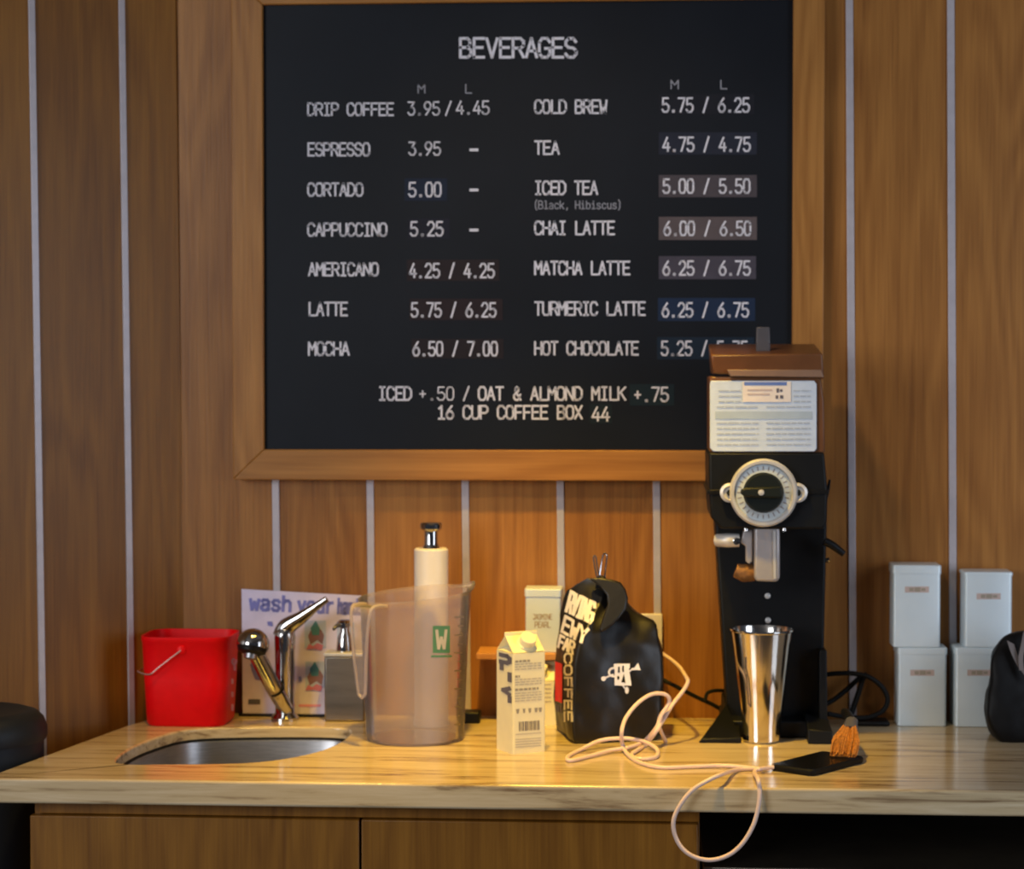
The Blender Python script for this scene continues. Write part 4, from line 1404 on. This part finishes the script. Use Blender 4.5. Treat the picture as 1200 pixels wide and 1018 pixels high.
# dial
YD = GY - 0.004
dc = at(894.5, 577, Y=YD)
sc = (at(934.5, 577, Y=YD).x - dc.x)
bm = BM()
lathe(bm, [(sc * 0.80, -0.002), (sc, -0.002), (sc * 1.0, 0.012), (sc * .95, 0.016), (sc * .87, 0.016), (sc * .83, 0.010)], dc, 56, cap=False, axis=(0, -1, 0))
n_ = len(bm.verts)
for px in (855, 934.5):
    e = at(px, 577, Y=YD)
    lathe(bm, [(0.0, -0.002), (0.0165, -0.002), (0.0165, 0.009), (0.012, 0.011), (0.009, 0.008), (0, 0.008)], e, 24, axis=(0, -1, 0))
obj('dial_ring', bm, 'alu', root, label='silver ring with two bolt ears')
bm = BM()
lathe(bm, [(0, -0.001), (sc * .84, -0.001), (sc * .84, 0.010), (sc * .80, 0.011), (0, 0.011)], dc, 48, axis=(0, -1, 0))
df = obj('dial_plate', bm, 'dial_face', root)
tk_ = []
for k in range(28):
    a = math.radians(k * 360 / 28)
    r0, r1 = 26.5, 30.5
    tk_ += [seg_quad((894.5 + r0 * math.cos(a), 577 + r0 * math.sin(a)), (894.5 + r1 * math.cos(a), 577 + r1 * math.sin(a)), 0.55)]
decal('scale_mark', tk_, 'grad', root, Y=YD - 0.011, off=0.0006)
kc = at(894.5, 577, Y=YD - 0.011)
kr = 0.0345
bm = BM()
lathe(bm, [(0, 0), (kr, 0), (kr, 0.006), (kr * 0.9, 0.012), (0, 0.012)], kc, 40, axis=(0, -1, 0))
obj('dial_knob', bm, 'knob', root)
bm = BM()
pxprism(bm, [(868, 574), (874, 571.5), (916, 570), (917, 584), (874, 582.5), (868, 579)], YD - 0.034, YD - 0.020)
obj('pointer', bm, 'knob', root, bevel=0.003)
bm = BM()
lathe(bm, [(0, 0), (0.0055, 0), (0.0045, 0.003), (0, 0.004)], at(892, 577, Y=YD - 0.0335), 16, axis=(0, -1, 0))
obj('screw', bm, 'alu', root)
for px in (855, 934.5):
    bm = BM()
    lathe(bm, [(0, 0.006), (0.006, 0.006), (0.006, 0.012), (0, 0.0125)], at(px, 577, Y=YD), 6, axis=(0, -1, 0))
    obj('bolt', bm, 'knob', root, label='dark bolt')
# chute
bm = BM()
pxprism(bm, [(884, 600), (914, 600), (914, 678), (910, 682), (886, 681), (884, 676)], GY + 0.005, GY + 0.05)
obj('chute', bm, 'chute', root, bevel=0.004)
bm = BM()
pxprism(bm, [(906, 622), (909, 622), (909.5, 678), (906.5, 678)], GY + 0.003, GY + 0.02)
obj('chute_trim', bm, 'alu', root)
bm = BM()
pxprism(bm, [(872, 620), (882, 620), (882, 658), (878, 661), (874, 658), (874, 640), (868, 636)], GY + 0.012, GY + 0.03)
obj('bracket', bm, 'chute', root, bevel=0.002)
bm = BM()
tube(bm, [at(840, 633, Y=GY + .03), at(853, 633, Y=GY + .02), at(866, 633, Y=GY + .02)], [0.011, 0.0125, 0.0115], 16, 4)
obj('lever', bm, 'alu', root)
bm = BM()
lathe(bm, [(0, 0), (0.0065, 0), (0.006, 0.004), (0, 0.006)], at(863, 634, Y=GY + .006), 16, axis=(0, -1, 0))
obj('screw', bm, 'chrome', root)
for px in (874, 919):
    bm = BM()
    lathe(bm, [(0, 0), (0.0045, 0), (0.004, 0.011), (0, 0.012)], at(px, 619, Y=GY + .006) + Vector((0, 0, 0.006)), 12, axis=(0, -0.2, -1))
    obj('bolt', bm, 'chrome', root)
bm = BM()
tube(bm, [at(862, 668, Y=GY + .03), at(872, 671, Y=GY + .03), at(884, 671, Y=GY + .03)], [0.012, 0.0155, 0.0145], 16, 4)
obj('catch_lip', bm, 'grounds', root, label='brown coffee-stained lip')
for px, py in ((899.5, 698), (900, 726.5)):
    bm = BM()
    lathe(bm, [(0, -0.001), (0.0055, -0.001), (0.005, 0.003), (0, 0.0045)], at(px, py, Y=GC), 16, axis=(0, -1, 0))
    obj('bolt', bm, 'alu', root)
bm = BM()
tube(bm, [at(966, 634, Y=-.20), at(976, 639, Y=-.20), at(989, 649, Y=-.20)], [0.0075, 0.0070, 0.0055], 12, 4)
obj('side_lever', bm, 'black', root)
bm = BM()
tube(bm, [at(966, 657, Y=-.14), at(972, 656, Y=-.14)], [0.003, 0.005], 12, 1)
obj('side_knob', bm, 'chrome', root)
bm = BM()
tube(bm, [at(966, 590, Y=-.27), at(970, 575, Y=-.275), at(972.5, 562, Y=-.28)], [0.0035, 0.003, 0.002], 8, 4)
obj('side_catch', bm, 'black', root)
bm = BM()
pxprism(bm, [(960, 762), (969, 762), (970, 868), (960, 868)], -.20, -.06)
obj('switch_box', bm, 'grinder_black', root, bevel=0.002)

grinder = root
# metal cup under the chute
ccup = at(892.5, 871, Y=-0.251)
root = thing('metal_cup', 'tall polished steel cup standing under the grinder chute', 'cup', (ccup.x, -0.251, ZC))
zr = at(892, 737, Y=-.251).z - ZC
r0, r1 = 0.0325, 0.0535
bm = BM()
prof = [(0, 0.0005), (r0 - 0.003, 0.0005), (r0, 0.004), (r0 + 0.001, 0.03)]
for k in range(1, 8):
    t = k / 8
    prof.append((r0 + 0.001 + (r1 - r0 - 0.003) * t, 0.03 + (zr - 0.04) * t))
prof += [(r1 - 0.0005, zr - 0.004), (r1 + 0.002, zr - 0.002), (r1 + 0.002, zr + 0.001), (r1 - 0.001, zr + 0.001), (r1 - 0.003, zr - 0.004), (r0 - 0.001, 0.03), (r0 - 0.003, 0.006), (0, 0.006)]
lathe(bm, prof, (ccup.x, -0.251, ZC), 64)
cup = obj('cup_body', bm, 'polished', root)
bv = bvh_of(cup)
decal('dark_strokes', [seg_quad((874, 770), (874, 782), 0.8), seg_quad((874, 782), (877.5, 795), 0.6), seg_quad((877.5, 795), (880, 828), 0.6), seg_quad((880, 828), (877, 824), 0.6), seg_quad((877, 824), (874.5, 790), 0.5)], 'smoke', root, bvh=bv)  # thin dark strokes on the cup's side

# ================================================================== OUTLET, CORDS, CABLE, PHONE, BRUSH
root = thing('wall_outlet', 'pale outlet plate on the wall behind the right shoulder of the lettered bag', 'outlet', (at(756, 765, Y=-.008).x, -0.004, at(756, 808, Y=-.01).z))
a, b_ = at(734, 719, Y=-.012), at(776, 806, Y=-.012)
bm = BM()
box(bm, a.x, b_.x, -0.013, -0.0037, b_.z, a.z)
obj('plate', bm, 'white_pl', root, bevel=0.002)
bm = BM()
box(bm, a.x + .014, b_.x - .014, -0.0155, -0.0125, b_.z + .02, a.z - .02)
obj('socket', bm, 'white_pl', root, bevel=0.001)

bm = BM()
cz = ZC + 0.0022
cord = [at(742, 780, Y=-.018), at(765, 791, Y=-.03), at(790, 803, Y=-.05), at(815, 816, Y=-.05), at(840, 828, Y=-.045), at(852, 838, Y=-.03)]
tube(bm, cord, 0.0038, 10, 6)
obj('power_cord', bm, 'black_rubber', grinder)
bm = BM()
tube(bm, [at(826, 821, Y=-.056), at(829, 812, Y=-.05), at(838, 809, Y=-.045), at(850, 809, Y=-.030)], 0.0034, 10, 6)
obj('power_cord', bm, 'black_rubber', grinder)
bm = BM()
R = lambda x, y, Y: at(x, y, Y=Y)
tube(bm, [R(962, 791, -.05), R(980, 789, -.06), R(1000, 789, -.065), R(1018, 793, -.07), R(1033, 804, -.07), R(1040, 818, -.07), R(1036, 831, -.07), R(1022, 839, -.075), R(1005, 841, -.08), R(985, 839, -.085), R(970, 836, -.09)], 0.0046, 10, 6)
obj('power_cord', bm, 'black_rubber', grinder)
bm = BM()
tube(bm, [R(1016, 789, -.05), R(1011, 796, -.052), R(1006, 812, -.055), R(999, 832, -.06), R(996, 841, -.066)], 0.0050, 10, 6)
obj('power_cord', bm, 'black_rubber', grinder)
bm = BM()
tube(bm, [R(962, 828, -.045), R(978, 819, -.040), R(993, 807, -.036), R(1004, 797, -.030), R(1012, 790, -.030)], 0.0046, 10, 6)
obj('power_cord', bm, 'black_rubber', grinder)
p0, p1 = at(1004, 845, Y=-.085), at(1043, 858, Y=-.085)
bm = BM()
box(bm, p0.x, p1.x, -.085, -.03, ZC + .0005, p0.z)
tag(obj('power_adapter', bm, 'black', bevel=.004), 'black power adapter lying on the worktop between the grinder and the tins', 'power adapter')

# charging cable
K = lambda x, y, dz=0.0036: at(x, y, Z=ZC + dz)
rc = 0.0034
pa = [at(770, 763, Y=-.022), at(780, 768, Y=-.06), at(795, 780, Y=-.13), at(804, 793, Y=-.20), at(806, 799, Y=-.24), at(800, 810, Y=-.27), at(789, 824, Y=-.29), at(778, 842, Y=-.31), at(768, 858, Y=-.335), K(757, 872), K(748, 878, 0.004), K(740, 884),
      K(748, 889), K(768, 887), K(770, 878, .006), at(758, 870, Y=-.335), at(742, 866, Y=-.332), at(724, 865, Y=-.330), at(702, 868, Y=-.340), K(681, 878), K(666, 886), K(668, 891), K(690, 886, .004), K(715, 879, .006), K(735, 876, .008), K(755, 868, .010),
      at(770, 851, Y=-.325), at(774, 838, Y=-.31), at(772, 850, Y=-.315), K(780, 869, .002)]
pb2 = [at(772, 848, Y=-.322), at(776, 836, Y=-.318), at(784, 824, Y=-.312), at(783, 816, Y=-.315), at(775, 812.5, Y=-.32), at(762, 814, Y=-.33), at(746, 825, Y=-.345), at(733, 842, Y=-.365), at(728.5, 858, Y=-.385), K(730, 874, .010), K(738, 886), K(752, 894), K(775, 899), K(810, 898), K(845, 897), K(870, 898.5, .004),
       K(893, 901.5)]
# loose loop that hangs over the front edge and comes back to the phone
YL = YF - 0.009
pc2 = [K(893, 901.5), K(880, 900.5, .004), K(862, 902, .0045), at(846, 907, Y=YF + .01), at(830, 914, Y=YL), at(812, 925, Y=YL - .006), at(799, 940, Y=YL - .010), at(790, 958, Y=YL - .012), at(790, 975, Y=YL - .012), at(798, 992, Y=YL - .012), at(812, 1003, Y=YL - .012),
       at(832, 1007.5, Y=YL - .012), at(853, 1002, Y=YL - .012), at(870, 988, Y=YL - .012), at(883, 966, Y=YL - .010), at(889, 943, Y=YL - .006), at(890, 925, Y=YL), at(888, 912, Y=YF + .004), K(884, 904.5, .004), K(890, 901, .007), K(900, 899.5, .006), K(908, 898.5, .0065)]
root = thing('charging_cable', 'pale pink charging cable coiled by the lettered bag and drooping over the worktop edge', 'cable', K(740, 885))
bm = BM()
tube(bm, pa, rc, 10, 7)
tube(bm, pb2, rc, 10, 7)
tube(bm, pc2, rc, 10, 7)
obj('cord', bm, 'cable', root, weld=False)
A_, B_, C_, D_ = at(900, 895, Z=ZC + .009), at(952, 904.5, Z=ZC + .009), at(1014, 888, Z=ZC + .009), at(966, 880, Z=ZC + .009)
bm = BM()
e1 = at(906, 898.3, Z=ZC + .0065)
e2 = at(918, 896.6, Z=ZC + .0065)
dirp = (C_ - B_).normalized()
tube(bm, [e1, e1 + dirp * 0.020], [0.0042, 0.0046], 12, 1)
obj('connector', bm, 'cable', root)

pcn = (A_ + B_ + C_ + D_) / 4
ang = math.atan2(dirp.y, dirp.x)
LP, WP = (C_ - B_).length, 0.084
root = thing('phone', 'black mobile phone lying on the worktop near the metal cup', 'phone', (pcn.x, pcn.y, ZC), ang)
bm = BM()
loft(bm, [rrect(0, 0, LP - .003, WP - .003, .010, .0006, 5), rrect(0, 0, LP, WP, .011, .003, 5), rrect(0, 0, LP, WP, .011, .0085, 5), rrect(0, 0, LP - .003, WP - .003, .010, .0105, 5)])
obj('case', bm, 'black_rubber', root, world=False)
bm = BM()
loft(bm, [rrect(0, 0, LP - .007, WP - .007, .009, .0105, 5), rrect(0, 0, LP - .007, WP - .007, .009, .0110, 5)])
obj('screen', bm, mat('phone_screen', (0.004, 0.004, 0.005), 0.25), root, world=False)

# brush with orange bristles resting on the phone
tip = at(988, 886, Z=ZC + .014)
fer = at(996, 853, Y=tip.y + .055)
root = thing('brush', 'small brush with orange bristles resting on the black phone', 'brush', (tip.x, tip.y + .02, ZC + .0112))
bm = BM()
axb = (fer - tip).normalized()
sx = axb.cross(Vector((0, 0, 1))).normalized()
uz = sx.cross(axb).normalized()
for i in range(150):
    u, v = random.uniform(-1, 1), random.uniform(-1, 1)
    root_p = fer + sx * u * .010 + uz * v * .006
    e_ = tip + sx * (u * .0205 + random.uniform(-.002, .002)) + uz * (v * .008 + random.uniform(-.0015, .0015)) + axb * random.uniform(-.004, .006)
    e_.z = max(e_.z, ZC + .0135)
    md = root_p.lerp(e_, .55) + sx * u * .006 + uz * .002
    tube(bm, [root_p, md, e_], [.0012, .0013, .0009], 5, 2)
obj('bristles', bm, 'bristle', root, weld=False)
bm = BM()
h1 = fer + axb * .020
h2 = fer + axb * .005
loft(bm, [[fer - axb * .004 + sx * .013 * math.cos(t) + uz * .0085 * math.sin(t) for t in [k * math.pi / 8 for k in range(16)]],
          [h1 + sx * .010 * math.cos(t) + uz * .0075 * math.sin(t) for t in [k * math.pi / 8 for k in range(16)]]])
obj('ferrule', bm, 'smoke', root)
bm = BM()
hend = at(990, 834, Y=h1.y + 0.10)
tube(bm, [h1 - axb * .002, h1.lerp(hend, .35), h1.lerp(hend, .7), hend], [.0075, .0075, .0085, .007], 14, 6)
obj('handle', bm, 'black', root)

# ================================================================== BIN AT THE LEFT END
cb = Vector((-0.888, -0.452, 0))
zt_ = at(22, 832, Y=cb.y).z
root = thing('bin', 'dark navy rounded bin standing past the left end of the worktop', 'bin', cb)
bm = BM()
lathe(bm, [(0, 0.0005), (.098, .0005), (.104, .01), (.122, zt_ - .07), (.122, zt_ - .05), (0, zt_ - .05)], cb, 40)
obj('body', bm, 'navy', root)
bm = BM()
lathe(bm, [(0, zt_ - .050), (.126, zt_ - .050), (.1275, zt_ - .045), (.1275, zt_ - .030), (.122, zt_ - .016), (.112, zt_ - .006), (.096, zt_ - .001), (.085, zt_ - .004), (0, zt_ - .006)], cb, 44)
obj('lid', bm, 'navy', root)
